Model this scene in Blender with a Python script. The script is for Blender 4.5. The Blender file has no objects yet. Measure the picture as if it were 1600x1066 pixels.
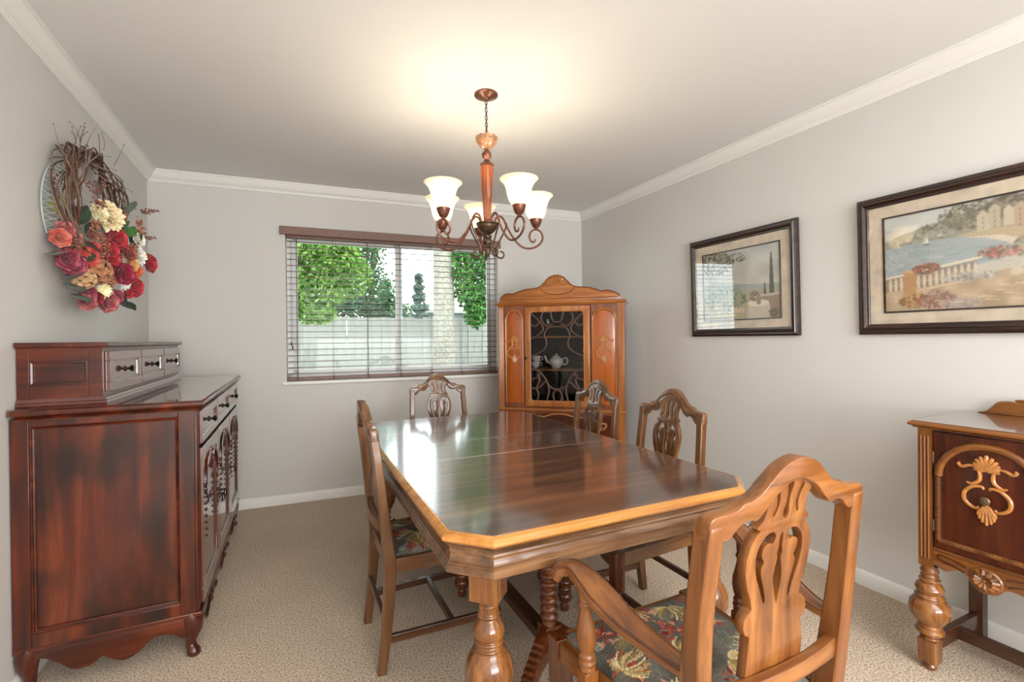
import bpy, math, random
import numpy as np
from mathutils import Vector, Matrix
random.seed(7); rng = np.random.RandomState(7)
SC = bpy.context.scene; COL = SC.collection
PI = math.pi
# ------------------------------------------------------------------ camera, world, lights, exposure
YAW, PIT, ROL, FPX = .4433, -.0046, -.0105, 732.35
cd = bpy.data.cameras.new('camera'); cam = bpy.data.objects.new('camera', cd); COL.objects.link(cam)
Fv = Vector((math.sin(YAW)*math.cos(PIT), math.cos(YAW)*math.cos(PIT), math.sin(PIT)))
R0 = Vector((math.cos(YAW), -math.sin(YAW), 0)); U0 = R0.cross(Fv)
Rv = R0*math.cos(ROL)+U0*math.sin(ROL); Uv = -R0*math.sin(ROL)+U0*math.cos(ROL)
cam.matrix_world = Matrix(((Rv.x, Uv.x, -Fv.x, 0), (Rv.y, Uv.y, -Fv.y, 0), (Rv.z, Uv.z, -Fv.z, 1.25), (0, 0, 0, 1)))
cd.sensor_width = 36; cd.lens = FPX*36/1600; cd.clip_start = .02; cd.clip_end = 300
SC.camera = cam
SC.view_settings.view_transform = 'Standard'; SC.view_settings.look = 'None'
SC.view_settings.gamma = 1; SC.view_settings.use_curve_mapping = False
SC.view_settings.exposure = 0.96
W = bpy.data.worlds.new('sky'); SC.world = W; W.use_nodes = True
W.node_tree.nodes['Background'].inputs[0].default_value = (.90, .96, 1, 1)
W.node_tree.nodes['Background'].inputs[1].default_value = 3.6
def lamp(name, typ, loc, energy, color=(1, 1, 1), size=None, sizey=None, look=None, radius=None):
    l = bpy.data.lights.new(name, typ); l.energy = energy; l.color = color
    if typ == 'AREA':
        l.shape = 'RECTANGLE'; l.size = size; l.size_y = sizey or size
    if radius is not None: l.shadow_soft_size = radius
    o = bpy.data.objects.new(name, l); COL.objects.link(o); o.location = loc
    if look is not None:
        o.rotation_euler = (Vector(look)-Vector(loc)).to_track_quat('-Z', 'Y').to_euler()
    return o
sun = lamp('sun', 'SUN', (0, -6, 12), 1.4, (1, .96, .88), look=(3.5, 0, 0)); sun.data.angle = .02
lamp('rear_fill', 'AREA', (.9, -2.75, 1.75), 44, (.95, .98, 1), 3.0, 1.3, look=(.9, 3, 1.5))  # added soft fill behind the camera; the rear wall has no opening
lamp('overhead_fill', 'AREA', (.9, -.9, 2.43), 44, (1, .99, .985), 2.4, 2.6, look=(.8, -.8, 0))  # added unseen fill from above, no fitting in the room
lamp('upward_fill', 'AREA', (.9, -2.2, .9), 40, (1, .985, .97), 2.4, .8, look=(.9, 2.6, 2.45))  # added unseen fill aimed up to brighten the far ceiling
port = lamp('window_portal', 'AREA', (.95, 4.16, 1.5), 1, (1, 1, 1), 1.75, 1.15, look=(.9, 3.0, 1.5)); port.data.cycles.is_portal = True
CH = (.890, 2.143)                       # chandelier axis

# ------------------------------------------------------------------ helpers
def lin(c):
    return tuple(((v/255)/12.92 if v/255 <= .04045 else ((v/255+.055)/1.055)**2.4) for v in c)
_names = {}
def newobj(name, data, parent=None):
    o = bpy.data.objects.new(name, data); COL.objects.link(o)
    if parent is not None: o.parent = parent
    return o
def tag(o, label=None, cat=None, group=None, kind=None):
    if label: o['label'] = label
    if cat: o['category'] = cat
    if group: o['group'] = group
    if kind: o['kind'] = kind
    return o
def thing(name, label, cat, loc=(0, 0, 0), rz=0, group=None):
    o = newobj(name, None); o.location = loc; o.rotation_euler = (0, 0, rz); o.empty_display_size = .1
    return tag(o, label, cat, group)
def kids(o): return [c for c in bpy.data.objects if c.parent == o]
def copy_tree(o, parent=None, childmap=None):
    if childmap is None:
        childmap = {}
        for c in bpy.data.objects:
            if c.parent: childmap.setdefault(c.parent.name, []).append(c)
    c = o.copy(); COL.objects.link(c); c.parent = parent
    for ch in childmap.get(o.name, []): copy_tree(ch, c, childmap)
    return c
def mk(name, v, f, mat, parent=None, ang=35, cols=None, mats=None, fm=None, bev=0):
    me = bpy.data.meshes.new(name); me.from_pydata([tuple(map(float, p)) for p in v], [], f); me.update()
    if ang:
        me.polygons.foreach_set('use_smooth', [True]*len(me.polygons))
        me.set_sharp_from_angle(angle=math.radians(ang))
    if cols is not None:
        a = me.color_attributes.new('Col', 'FLOAT_COLOR', 'POINT')
        c4 = np.ones((len(v), 4), np.float32); c4[:, :3] = cols; a.data.foreach_set('color', c4.ravel())
    for m in (mats or [mat]): me.materials.append(m)
    if fm is not None: me.polygons.foreach_set('material_index', fm)
    me.validate()
    o = newobj(name, me, parent)
    if bev:
        b = o.modifiers.new('bevel', 'BEVEL'); b.width = bev; b.segments = 2; b.limit_method = 'ANGLE'; b.angle_limit = math.radians(40)
    return o
class MB:
    def __init__(s): s.v = []; s.f = []
    def add(s, v, f, fn=None):
        n = len(s.v)
        s.v += [tuple(fn(*p)) for p in v] if fn else [tuple(p) for p in v]
        s.f += [tuple(i+n for i in q) for q in f]; return s
    def box(s, x0, x1, y0, y1, z0, z1, fn=None):
        return s.add([(x0, y0, z0), (x1, y0, z0), (x1, y1, z0), (x0, y1, z0), (x0, y0, z1), (x1, y0, z1), (x1, y1, z1), (x0, y1, z1)],
                     [(0, 3, 2, 1), (4, 5, 6, 7), (0, 1, 5, 4), (1, 2, 6, 5), (2, 3, 7, 6), (3, 0, 4, 7)], fn)
    def lathe(s, prof, n=20, c=(0, 0, 0), fn=None, lobes=0, lob=0.):
        v = []; f = []
        for r, z in prof:
            for k in range(n):
                a = 2*PI*k/n; rr = r*(1+lob*math.cos(lobes*a)) if lobes else r
                v.append((c[0]+rr*math.cos(a), c[1]+rr*math.sin(a), c[2]+z))
        m = len(prof)
        for i in range(m-1):
            for k in range(n):
                k2 = (k+1) % n; f.append((i*n+k, i*n+k2, (i+1)*n+k2, (i+1)*n+k))
        if prof[0][0] > 1e-5: f.append(tuple(range(n))[::-1])
        if prof[-1][0] > 1e-5: f.append(tuple((m-1)*n+k for k in range(n)))
        return s.add(v, f, fn)
    def tube(s, path, rad, n=8, fn=None, close=False):
        P = [Vector(p) for p in path]; m = len(P)
        if not hasattr(rad, '__len__'): rad = [rad]*m
        v = []; f = []; prev = None
        for i in range(m):
            t = (P[(i+1) % m]-P[i-1]) if close else (P[min(i+1, m-1)]-P[max(i-1, 0)])
            t.normalize()
            if prev is None:
                a = Vector((0, 0, 1)) if abs(t.z) < .9 else Vector((1, 0, 0)); nn = t.cross(a).normalized()
            else:
                nn = (prev-t*prev.dot(t)).normalized()
            prev = nn; b = t.cross(nn)
            for k in range(n):
                a = 2*PI*k/n; v.append(P[i]+(nn*math.cos(a)+b*math.sin(a))*rad[i])
        for i in range(m if close else m-1):
            j = (i+1) % m
            for k in range(n):
                k2 = (k+1) % n; f.append((i*n+k, i*n+k2, j*n+k2, j*n+k))
        if not close: f.append(tuple(range(n))[::-1]); f.append(tuple((m-1)*n+k for k in range(n)))
        return s.add(v, f, fn)
    def bar(s, path, side, w, h, fn=None):
        """rectangular section swept along path; side = fixed vector for the width w, h = depth"""
        P = [Vector(p) for p in path]; m = len(P); S = Vector(side).normalized()
        if not hasattr(w, '__len__'): w = [w]*m
        if not hasattr(h, '__len__'): h = [h]*m
        v = []; f = []
        for i in range(m):
            t = (P[min(i+1, m-1)]-P[max(i-1, 0)]).normalized(); d = t.cross(S).normalized()
            for a, b in ((-1, -1), (1, -1), (1, 1), (-1, 1)): v.append(P[i]+S*(a*w[i]/2)+d*(b*h[i]/2))
        for i in range(m-1):
            for k in range(4):
                k2 = (k+1) % 4; f.append((i*4+k, i*4+k2, (i+1)*4+k2, (i+1)*4+k))
        f.append((3, 2, 1, 0)); f.append(tuple((m-1)*4+k for k in range(4)))
        return s.add(v, f, fn)
    def sect(s, path, frames, prof, close=False, fn=None):
        """closed profile polygon [(a,b)] placed at each path point using frames (A,B) vectors"""
        v = []; f = []; n = len(prof); m = len(path)
        for p, (A, B) in zip(path, frames):
            for a, b in prof: v.append(Vector(p)+Vector(A)*a+Vector(B)*b)
        for i in range(m if close else m-1):
            j = (i+1) % m
            for k in range(n):
                k2 = (k+1) % n; f.append((i*n+k, i*n+k2, j*n+k2, j*n+k))
        if not close: f.append(tuple(range(n))[::-1]); f.append(tuple((m-1)*n+k for k in range(n)))
        return s.add(v, f, fn)
    def ball(s, c, r, n=8, m=6, sc=(1, 1, 1)):
        prof = [(r*math.sin(PI*i/m), -r*math.cos(PI*i/m)) for i in range(m+1)]
        v = []; f = []
        for rr, z in prof:
            for k in range(n):
                a = 2*PI*k/n; v.append((c[0]+rr*math.cos(a)*sc[0], c[1]+rr*math.sin(a)*sc[1], c[2]+z*sc[2]))
        for i in range(m):
            for k in range(n):
                k2 = (k+1) % n; f.append((i*n+k, i*n+k2, (i+1)*n+k2, (i+1)*n+k))
        return s.add(v, f)
    def build(s, name, mat, parent=None, ang=35, bev=0, **k): return mk(name, s.v, s.f, mat, parent, ang, bev=bev, **k)
def cr(pts, n=6, closed=False):
    P = [np.array(p, float) for p in pts]; m = len(P); out = []
    for i in range(m if closed else m-1):
        p0 = P[(i-1) % m] if closed or i > 0 else P[i]; p1 = P[i]; p2 = P[(i+1) % m]
        p3 = P[(i+2) % m] if closed or i+2 < m else p2
        for k in range(n):
            t = k/n; out.append(tuple(.5*((2*p1)+(-p0+p2)*t+(2*p0-5*p1+4*p2-p3)*t*t+(-p0+3*p1-3*p2+p3)*t**3)))
    if not closed: out.append(tuple(P[-1]))
    return out
def mirror(half):                       # half outline from bottom (x>0) to top -> closed symmetric outline
    return [(x, z) for x, z in half]+[(-x, z) for x, z in half[::-1]]
def plate(outs, th, b=0.0015, fn=None):
    """filled outline(s) with holes in local XY, thickness along Z; returns verts, faces (fn maps (x,y,z))"""
    cu = bpy.data.curves.new('tmp', 'CURVE'); cu.dimensions = '2D'; cu.fill_mode = 'BOTH'
    cu.extrude = th/2-b; cu.bevel_depth = b; cu.offset = -b; cu.bevel_resolution = 1
    for o in outs:
        sp = cu.splines.new('POLY'); sp.points.add(len(o)-1)
        for p, q in zip(sp.points, o): p.co = (q[0], q[1], 0, 1)
        sp.use_cyclic_u = True
    ob = bpy.data.objects.new('tmp', cu); me = ob.to_mesh()
    v = [tuple(x.co) for x in me.vertices]; f = [tuple(p.vertices) for p in me.polygons]
    ob.to_mesh_clear(); bpy.data.objects.remove(ob); bpy.data.curves.remove(cu)
    # weld
    key = {}; idx = []; nv = []
    for p in v:
        k = (round(p[0], 5), round(p[1], 5), round(p[2], 5))
        if k not in key: key[k] = len(nv); nv.append(p)
        idx.append(key[k])
    nf = []
    for q in f:
        r = []
        for i in q:
            if idx[i] not in r: r.append(idx[i])
        if len(r) > 2: nf.append(tuple(r))
    if fn: nv = [tuple(fn(*p)) for p in nv]
    return nv, nf
def offs(poly, d):                      # offset of a convex ccw polygon outward by d
    out = []; n = len(poly)
    for i in range(n):
        a, p, b = [Vector(poly[j % n]) for j in (i-1, i, i+1)]
        e1 = (p-a).normalized(); e2 = (b-p).normalized()
        n1 = Vector((e1.y, -e1.x)); n2 = Vector((e2.y, -e2.x)); k = (n1+n2); k = k/ (k.length_squared/2)
        out.append(tuple(p+k*d))
    return out
def ringsweep(mb, poly, prof, fn=None):     # prof: closed section [(out, z)]
    v = []; f = []; n = len(poly); m = len(prof)
    for o, z in prof: v += [(x, y, z) for x, y in offs(poly, o)]
    for i in range(m):
        j = (i+1) % m
        for k in range(n):
            k2 = (k+1) % n; f.append((i*n+k, i*n+k2, j*n+k2, j*n+k))
    mb.add(v, f, fn)
# ------------------------------------------------------------------ materials
def nodes(name):
    m = bpy.data.materials.new(name); m.use_nodes = True
    nt = m.node_tree; return m, nt, nt.nodes['Principled BSDF']
def N(nt, t, **k):
    n = nt.nodes.new(t)
    for a, b in k.items(): setattr(n, a, b)
    return n
def ramp(nt, stops):
    r = N(nt, 'ShaderNodeValToRGB'); e = r.color_ramp.elements
    while len(e) < len(stops): e.new(.5)
    for x, (p, c) in zip(e, stops): x.position = p; x.color = (*c, 1)
    return r
def plain(name, c, rough=.5, metal=0, coat=0, noise=0, nscale=30, bump=0, spec=.5):
    m, nt, b = nodes(name); c = lin(c)
    b.inputs['Base Color'].default_value = (*c, 1); b.inputs['Roughness'].default_value = rough
    b.inputs['Metallic'].default_value = metal; b.inputs['Coat Weight'].default_value = coat
    b.inputs['Coat Roughness'].default_value = .12; b.inputs['Specular IOR Level'].default_value = spec
    if noise or bump:
        tc = N(nt, 'ShaderNodeTexCoord'); nz = N(nt, 'ShaderNodeTexNoise'); nz.inputs['Scale'].default_value = nscale; nz.inputs['Detail'].default_value = 4
        nt.links.new(tc.outputs['Object'], nz.inputs['Vector'])
        if noise:
            r = ramp(nt, [(.3, tuple(x*(1-noise) for x in c)), (.7, tuple(min(1, x*(1+noise)) for x in c))])
            nt.links.new(nz.outputs['Fac'], r.inputs[0]); nt.links.new(r.outputs[0], b.inputs['Base Color'])
        if bump:
            bp = N(nt, 'ShaderNodeBump'); bp.inputs['Strength'].default_value = bump; bp.inputs['Distance'].default_value = .003
            nt.links.new(nz.outputs['Fac'], bp.inputs['Height']); nt.links.new(bp.outputs[0], b.inputs['Normal'])
    return m
def wood(name, dark, mid, light, axis='z', rough=.3, coat=.35, scale=1., mott=.5, mcol=None, mscale=3., coatr=.1, ior=None, stretch=14):
    m, nt, b = nodes(name); L = nt.links.new
    tc = N(nt, 'ShaderNodeTexCoord'); mp = N(nt, 'ShaderNodeMapping')
    s = [14*scale]*3; s['xyz'.index(axis)] = 14*scale/stretch; mp.inputs['Scale'].default_value = s
    L(tc.outputs['Object'], mp.inputs['Vector'])
    n1 = N(nt, 'ShaderNodeTexNoise'); n1.inputs['Scale'].default_value = 2.2; n1.inputs['Detail'].default_value = 7; n1.inputs['Roughness'].default_value = .62; n1.inputs['Distortion'].default_value = .5
    L(mp.outputs[0], n1.inputs['Vector'])
    r = ramp(nt, [(.28, lin(dark)), (.5, lin(mid)), (.74, lin(light))]); L(n1.outputs['Fac'], r.inputs[0])
    n2 = N(nt, 'ShaderNodeTexNoise'); n2.inputs['Scale'].default_value = mscale; n2.inputs['Detail'].default_value = 3
    mp2 = N(nt, 'ShaderNodeMapping'); s2 = [1.]*3; s2['xyz'.index(axis)] = .4; mp2.inputs['Scale'].default_value = s2
    L(tc.outputs['Object'], mp2.inputs['Vector']); L(mp2.outputs[0], n2.inputs['Vector'])
    mr = N(nt, 'ShaderNodeMapRange'); mr.inputs[1].default_value = .42; mr.inputs[2].default_value = .66; mr.inputs[3].default_value = 0; mr.inputs[4].default_value = mott
    L(n2.outputs['Fac'], mr.inputs[0])
    mx = N(nt, 'ShaderNodeMix', data_type='RGBA'); mx.inputs['B'].default_value = (*lin(mcol or dark), 1)
    L(mr.outputs[0], mx.inputs['Factor']); L(r.outputs[0], mx.inputs['A']); L(mx.outputs['Result'], b.inputs['Base Color'])
    b.inputs['Roughness'].default_value = rough; b.inputs['Coat Weight'].default_value = coat; b.inputs['Coat Roughness'].default_value = coatr
    if ior: b.inputs['Coat IOR'].default_value = ior
    bp = N(nt, 'ShaderNodeBump'); bp.inputs['Strength'].default_value = .12; bp.inputs['Distance'].default_value = .001
    L(n1.outputs['Fac'], bp.inputs['Height']); L(bp.outputs[0], b.inputs['Normal'])
    return m
def woods(base, *a, **k): return {ax: wood(base+'_'+ax, *a, axis=ax, **k) for ax in 'xyz'}
def glass(name, tint=(1, 1, 1), f0=.045, rough=0.0, k=1.):
    """thin clear sheet: Schlick reflection, the same from both of its faces"""
    m, nt, b = nodes(name); nt.nodes.remove(b); L = nt.links.new
    ge = N(nt, 'ShaderNodeNewGeometry'); dt = N(nt, 'ShaderNodeVectorMath', operation='DOT_PRODUCT'); L(ge.outputs['Normal'], dt.inputs[0]); L(ge.outputs['Incoming'], dt.inputs[1])
    ab = N(nt, 'ShaderNodeMath', operation='ABSOLUTE'); L(dt.outputs['Value'], ab.inputs[0]); iv = N(nt, 'ShaderNodeMath', operation='SUBTRACT'); iv.inputs[0].default_value = 1; L(ab.outputs[0], iv.inputs[1])
    pw = N(nt, 'ShaderNodeMath', operation='POWER'); L(iv.outputs[0], pw.inputs[0]); pw.inputs[1].default_value = 5
    mr = N(nt, 'ShaderNodeMapRange'); mr.inputs[3].default_value = f0; mr.inputs[4].default_value = k; L(pw.outputs[0], mr.inputs[0])
    t = N(nt, 'ShaderNodeBsdfTransparent'); t.inputs[0].default_value = (*tint, 1)
    g = N(nt, 'ShaderNodeBsdfGlossy'); g.inputs['Roughness'].default_value = rough
    mx = N(nt, 'ShaderNodeMixShader'); L(mr.outputs[0], mx.inputs[0]); L(t.outputs[0], mx.inputs[1]); L(g.outputs[0], mx.inputs[2])
    L(mx.outputs[0], nt.nodes['Material Output'].inputs[0]); return m
def vcol(name, rough=.7, bump=0, bscale=400, coat=0):
    m, nt, b = nodes(name); L = nt.links.new
    a = N(nt, 'ShaderNodeAttribute'); a.attribute_name = 'Col'; L(a.outputs['Color'], b.inputs['Base Color']); b.inputs['Roughness'].default_value = rough
    b.inputs['Coat Weight'].default_value = coat; b.inputs['Specular IOR Level'].default_value = .3
    if bump:
        tc = N(nt, 'ShaderNodeTexCoord'); nz = N(nt, 'ShaderNodeTexNoise'); nz.inputs['Scale'].default_value = bscale
        L(tc.outputs['Object'], nz.inputs['Vector']); bp = N(nt, 'ShaderNodeBump'); bp.inputs['Strength'].default_value = bump; bp.inputs['Distance'].default_value = .002
        L(nz.outputs['Fac'], bp.inputs['Height']); L(bp.outputs[0], b.inputs['Normal'])
    return m
wall_m = plain('painted_wall', (212, 210, 206), .85, noise=.012, nscale=3, bump=.05, spec=.2)
ceil_m = plain('ceiling_paint', (230, 230, 228), .9, bump=.08, nscale=60, spec=.2)
trim_m = plain('white_trim_paint', (236, 235, 231), .45)
vinyl_m = plain('white_vinyl', (232, 232, 232), .4)
def carpet():
    m, nt, b = nodes('beige_carpet'); L = nt.links.new
    tc = N(nt, 'ShaderNodeTexCoord')
    n1 = N(nt, 'ShaderNodeTexNoise'); n1.inputs['Scale'].default_value = 150; n1.inputs['Detail'].default_value = 3; n1.inputs['Roughness'].default_value = .7
    n2 = N(nt, 'ShaderNodeTexNoise'); n2.inputs['Scale'].default_value = 1.3; n2.inputs['Detail'].default_value = 3
    n3 = N(nt, 'ShaderNodeTexVoronoi'); n3.inputs['Scale'].default_value = 260
    for n in (n1, n2, n3): L(tc.outputs['Object'], n.inputs['Vector'])
    r = ramp(nt, [(.36, lin((116, 94, 76))), (.45, lin((200, 175, 150))), (.54, lin((228, 208, 184))), (.64, lin((244, 230, 211)))]); L(n1.outputs['Fac'], r.inputs[0])
    r2 = ramp(nt, [(.35, (.88, .87, .85)), (.65, (1.0, 1.0, 1.0))]); L(n2.outputs['Fac'], r2.inputs[0])
    mx = N(nt, 'ShaderNodeMix', data_type='RGBA', blend_type='MULTIPLY'); mx.inputs['Factor'].default_value = 1
    L(r.outputs[0], mx.inputs['A']); L(r2.outputs[0], mx.inputs['B']); L(mx.outputs['Result'], b.inputs['Base Color'])
    b.inputs['Roughness'].default_value = 1; b.inputs['Specular IOR Level'].default_value = .1; b.inputs['Sheen Weight'].default_value = .15
    ad = N(nt, 'ShaderNodeMath', operation='ADD'); L(n1.outputs['Fac'], ad.inputs[0]); L(n3.outputs['Distance'], ad.inputs[1])
    bp = N(nt, 'ShaderNodeBump'); bp.inputs['Strength'].default_value = .7; bp.inputs['Distance'].default_value = .006
    L(ad.outputs[0], bp.inputs['Height']); L(bp.outputs[0], b.inputs['Normal']); return m
carpet_m = carpet()
oak = woods('chair_oak', (56, 34, 18), (104, 68, 38), (142, 100, 62), rough=.28, coat=.45, mott=.45, mcol=(70, 38, 20))
oakl = woods('armchair_oak', (66, 36, 14), (128, 76, 32), (166, 110, 56), rough=.28, coat=.4, mott=.5, mcol=(92, 50, 20))
leg_m = woods('turned_dark_oak', (50, 20, 8), (96, 46, 18), (132, 70, 30), rough=.2, coat=.6, mott=.4)
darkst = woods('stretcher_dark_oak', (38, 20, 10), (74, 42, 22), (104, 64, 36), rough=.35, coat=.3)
tleg_m = woods('table_leg_oak', (72, 40, 16), (126, 76, 34), (164, 110, 56), rough=.2, coat=.6, mott=.4)
top_m = wood('tabletop_walnut', (38, 20, 11), (82, 46, 26), (136, 90, 56), axis='x', rough=.3, coat=1., coatr=.11, ior=2.3, mott=.35, mcol=(62, 34, 20), mscale=2, stretch=22)
tedge_m = woods('tabletop_light_edge', (146, 90, 34), (186, 124, 54), (208, 150, 78), rough=.25, coat=.5, mott=.3)
apron_m = woods('table_apron_oak', (56, 34, 18), (104, 70, 42), (148, 108, 70), rough=.3, coat=.5, mott=.6)
cherry = woods('sideboard_cherry', (44, 13, 5), (84, 29, 10), (122, 54, 18), rough=.3, coat=.35, coatr=.07, mott=.9, mcol=(28, 12, 8), mscale=8, scale=.6)
cherrytop = woods('sideboard_cherry_top', (58, 20, 12), (88, 34, 22), (108, 48, 32), rough=.25, coat=1, coatr=.04, mott=.3, ior=2.0)
china = woods('china_cabinet_oak', (118, 64, 26), (164, 98, 42), (190, 126, 64), rough=.28, coat=.4, mott=.4, mcol=(112, 58, 28))
chinap = woods('china_cabinet_panel', (132, 64, 22), (170, 88, 32), (188, 108, 46), rough=.25, coat=.5, mott=.4, mcol=(130, 58, 26), scale=.5)
chinad = woods('china_cabinet_shadow_oak', (90, 44, 20), (130, 70, 34), (158, 94, 50), rough=.3, coat=.35)  # darker oak of the frames, sides and boards
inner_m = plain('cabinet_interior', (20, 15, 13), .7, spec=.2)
mahog = woods('buffet_mahogany', (40, 14, 6), (78, 30, 12), (112, 50, 20), rough=.25, coat=.5, mott=.7, mcol=(48, 18, 8), scale=.6)
bufo = woods('buffet_golden_oak', (82, 46, 18), (130, 78, 32), (162, 104, 48), rough=.3, coat=.45, mott=.4)
buftop = woods('buffet_top', (60, 34, 16), (92, 56, 30), (120, 80, 46), rough=.25, coat=1, coatr=.06, ior=1.6)
carv_m = plain('carved_gilt_oak', (178, 118, 60), .3, coat=.4, noise=.25, nscale=60)
knob_m = plain('dark_bronze', (40, 34, 30), .3, metal=.8)
brass_m = plain('aged_brass', (120, 104, 80), .35, metal=.8, noise=.2)
bronze_m = plain('chandelier_bronze', (110, 66, 48), .35, metal=.45, noise=.45, nscale=45, coat=.2)
bronzed_m = plain('chandelier_dark_bronze', (84, 66, 50), .4, metal=.5, noise=.5, nscale=50)
slat_m = plain('blind_slat_brown', (122, 104, 94), .55)
val_m = plain('blind_valance_brown', (126, 96, 84), .45, noise=.08, nscale=20)
cord_m = plain('blind_cord', (90, 76, 68), .8)
glass_m = glass('window_glass', (.93, .97, .96), .010); cabglass_m = glass('cabinet_glass', (.72, .72, .72), .02); picglass_m = glass('picture_glass', (.99, .99, .99), .055)
crystal_m = glass('crystal', (.82, .85, .87), .12, .02)
frame_m = woods('picture_frame_wood', (22, 13, 9), (44, 25, 16), (86, 46, 24), rough=.3, coat=.4, mott=.5, mscale=8)
porc_m = plain('white_porcelain', (236, 232, 226), .15, coat=.5)
mat_m = plain('picture_mat_paper', (216, 201, 180), .9, noise=.16, nscale=14)
fab_m = vcol('floral_tapestry', .95, .5, 900); print_m = vcol('art_print', .7)

# ------------------------------------------------------------------ room shell
XL, XR, YB = -.888, 2.582, 3.998
bv = Vector((1, -.0635, 0)).normalized(); bn = Vector((-bv.y, bv.x, 0))
def BW(s, o, z):  # back-wall coordinates: along, out (positive = beyond the wall), height
    p = Vector((0, YB, 0))+bv*s+bn*o; return (p.x, p.y, z)
def yb(x): return YB-.0635*x
CEIL = 2.457; YR = -3.0
def struct(name, mb, m, **k):
    o = mb.build(name, m, **k); o['kind'] = 'structure'; return o
mb = MB(); mb.box(XL-.1, XR+.1, YR-.1, yb(XL)+.15, -.12, 0); struct('floor', mb, carpet_m, ang=0)
mb = MB(); mb.box(XL-.12, XR+.12, YR-.12, yb(XL)+.16, CEIL, CEIL+.25); struct('ceiling', mb, ceil_m, ang=0)
mb = MB(); mb.box(XL-.12, XL, YR, yb(XL)+.13, 0, CEIL); struct('wall_left', mb, wall_m, ang=0)
mb = MB(); mb.box(XR, XR+.12, YR, yb(XR)+.13, 0, CEIL); struct('wall_right', mb, wall_m, ang=0)
mb = MB(); mb.box(XL-.12, XR+.12, YR-.12, YR, 0, CEIL); struct('wall_rear', mb, wall_m, ang=0)
S0, S1, Z0, Z1 = -.022, 1.715, .935, 2.105   # window opening
mb = MB(); sL = XL-.02; sR = XR+.02
for a, b, c, d in ((sL, S0, 0, CEIL), (S1, sR, 0, CEIL), (S0, S1, 0, Z0), (S0, S1, Z1, CEIL)):
    mb.box(a, b, 0, .14, c, d, BW)
struct('wall_back', mb, wall_m, ang=0)
# crown moulding and baseboards, mitred in the corners
crown = [(0, 0), (.012, 0), (.014, .008), (.018, .010), (.020, .017), (.026, .020), (.034, .028), (.044, .042), (.050, .056), (.054, .060), (.056, .067), (.065, .069), (.065, .078), (0, .078)]
base = [(0, 0), (.013, 0), (.013, .055), (.010, .066), (.006, .072), (0, .074)]
def inner(dl, side):  # corner point at distance dl from both walls
    x = XL+dl if side == 'L' else XR-dl
    return x, yb(x)-dl*1.002
def trimrun(mb, prof, z, which):
    v = []; n = len(prof)
    if which == 'left': ends = (lambda d: (XL+d, YR), lambda d: inner(d, 'L'))
    elif which == 'back': ends = (lambda d: inner(d, 'L'), lambda d: inner(d, 'R'))
    else: ends = (lambda d: inner(d, 'R'), lambda d: (XR-d, YR))
    for e in ends: v += [(*e(d), z+h) for d, h in prof]
    f = [(k, (k+1) % n, n+(k+1) % n, n+k) for k in range(n)]+[tuple(range(n))[::-1], tuple(range(n, 2*n))]
    mb.add(v, f)
for i, w_ in enumerate(('left', 'back', 'right')):
    mb = MB(); trimrun(mb, crown, CEIL-.078, w_); struct('trim_%d' % (i+1), mb, trim_m, ang=25)
    mb = MB(); trimrun(mb, base, 0, w_); struct('baseboard_'+w_, mb, trim_m, ang=25)

# ------------------------------------------------------------------ window
win = newobj('window_1', None); win['kind'] = 'structure'
mb = MB(); fw = .045
FS0, FS1, FZ0, FZ1 = S0+.002, S1-.002, Z0+.002, Z1
for a, b, c, d in ((FS0, FS0+fw, FZ0, FZ1), (FS1-fw, FS1, FZ0, FZ1), (FS0, FS1, FZ0, FZ0+.055), (FS0, FS1, FZ1-.045, FZ1)):
    mb.box(a, b, .085, .135, c, d, BW)
mb.build('window_frame', vinyl_m, win, bev=.003)
SM = (S0+S1)/2
for nm, a, b, o0, o1 in (('left', FS0+fw, SM+.03, .105, .13), ('right', SM-.03, FS1-fw, .088, .104)):
    mb = MB(); q = .032
    z0, z1 = FZ0+.05, FZ1-.04
    for c in ((a, a+q, z0, z1), (b-q, b, z0, z1), (a, b, z0, z0+q), (a, b, z1-q, z1)): mb.box(c[0], c[1], o0, o1, c[2], c[3], BW)
    s = mb.build('window_sash', vinyl_m, win, bev=.002)
    mb = MB(); mb.box(a+q*.8, b-q*.8, (o0+o1)/2-.002, (o0+o1)/2+.002, z0+q*.8, z1-q*.8, BW); mb.build('window_pane', glass_m, s, ang=0)
mb = MB(); mb.box(SM-.012, SM-.004, .078, .088, 1.30, 1.46, BW); mb.build('sash_latch', vinyl_m, win, bev=.002)
mb = MB(); mb.box(S0-.028, S1+.035, -.022, .085, Z0-.022, Z0+.003, BW); mb.build('window_sill', trim_m, win, bev=.003)

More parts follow.
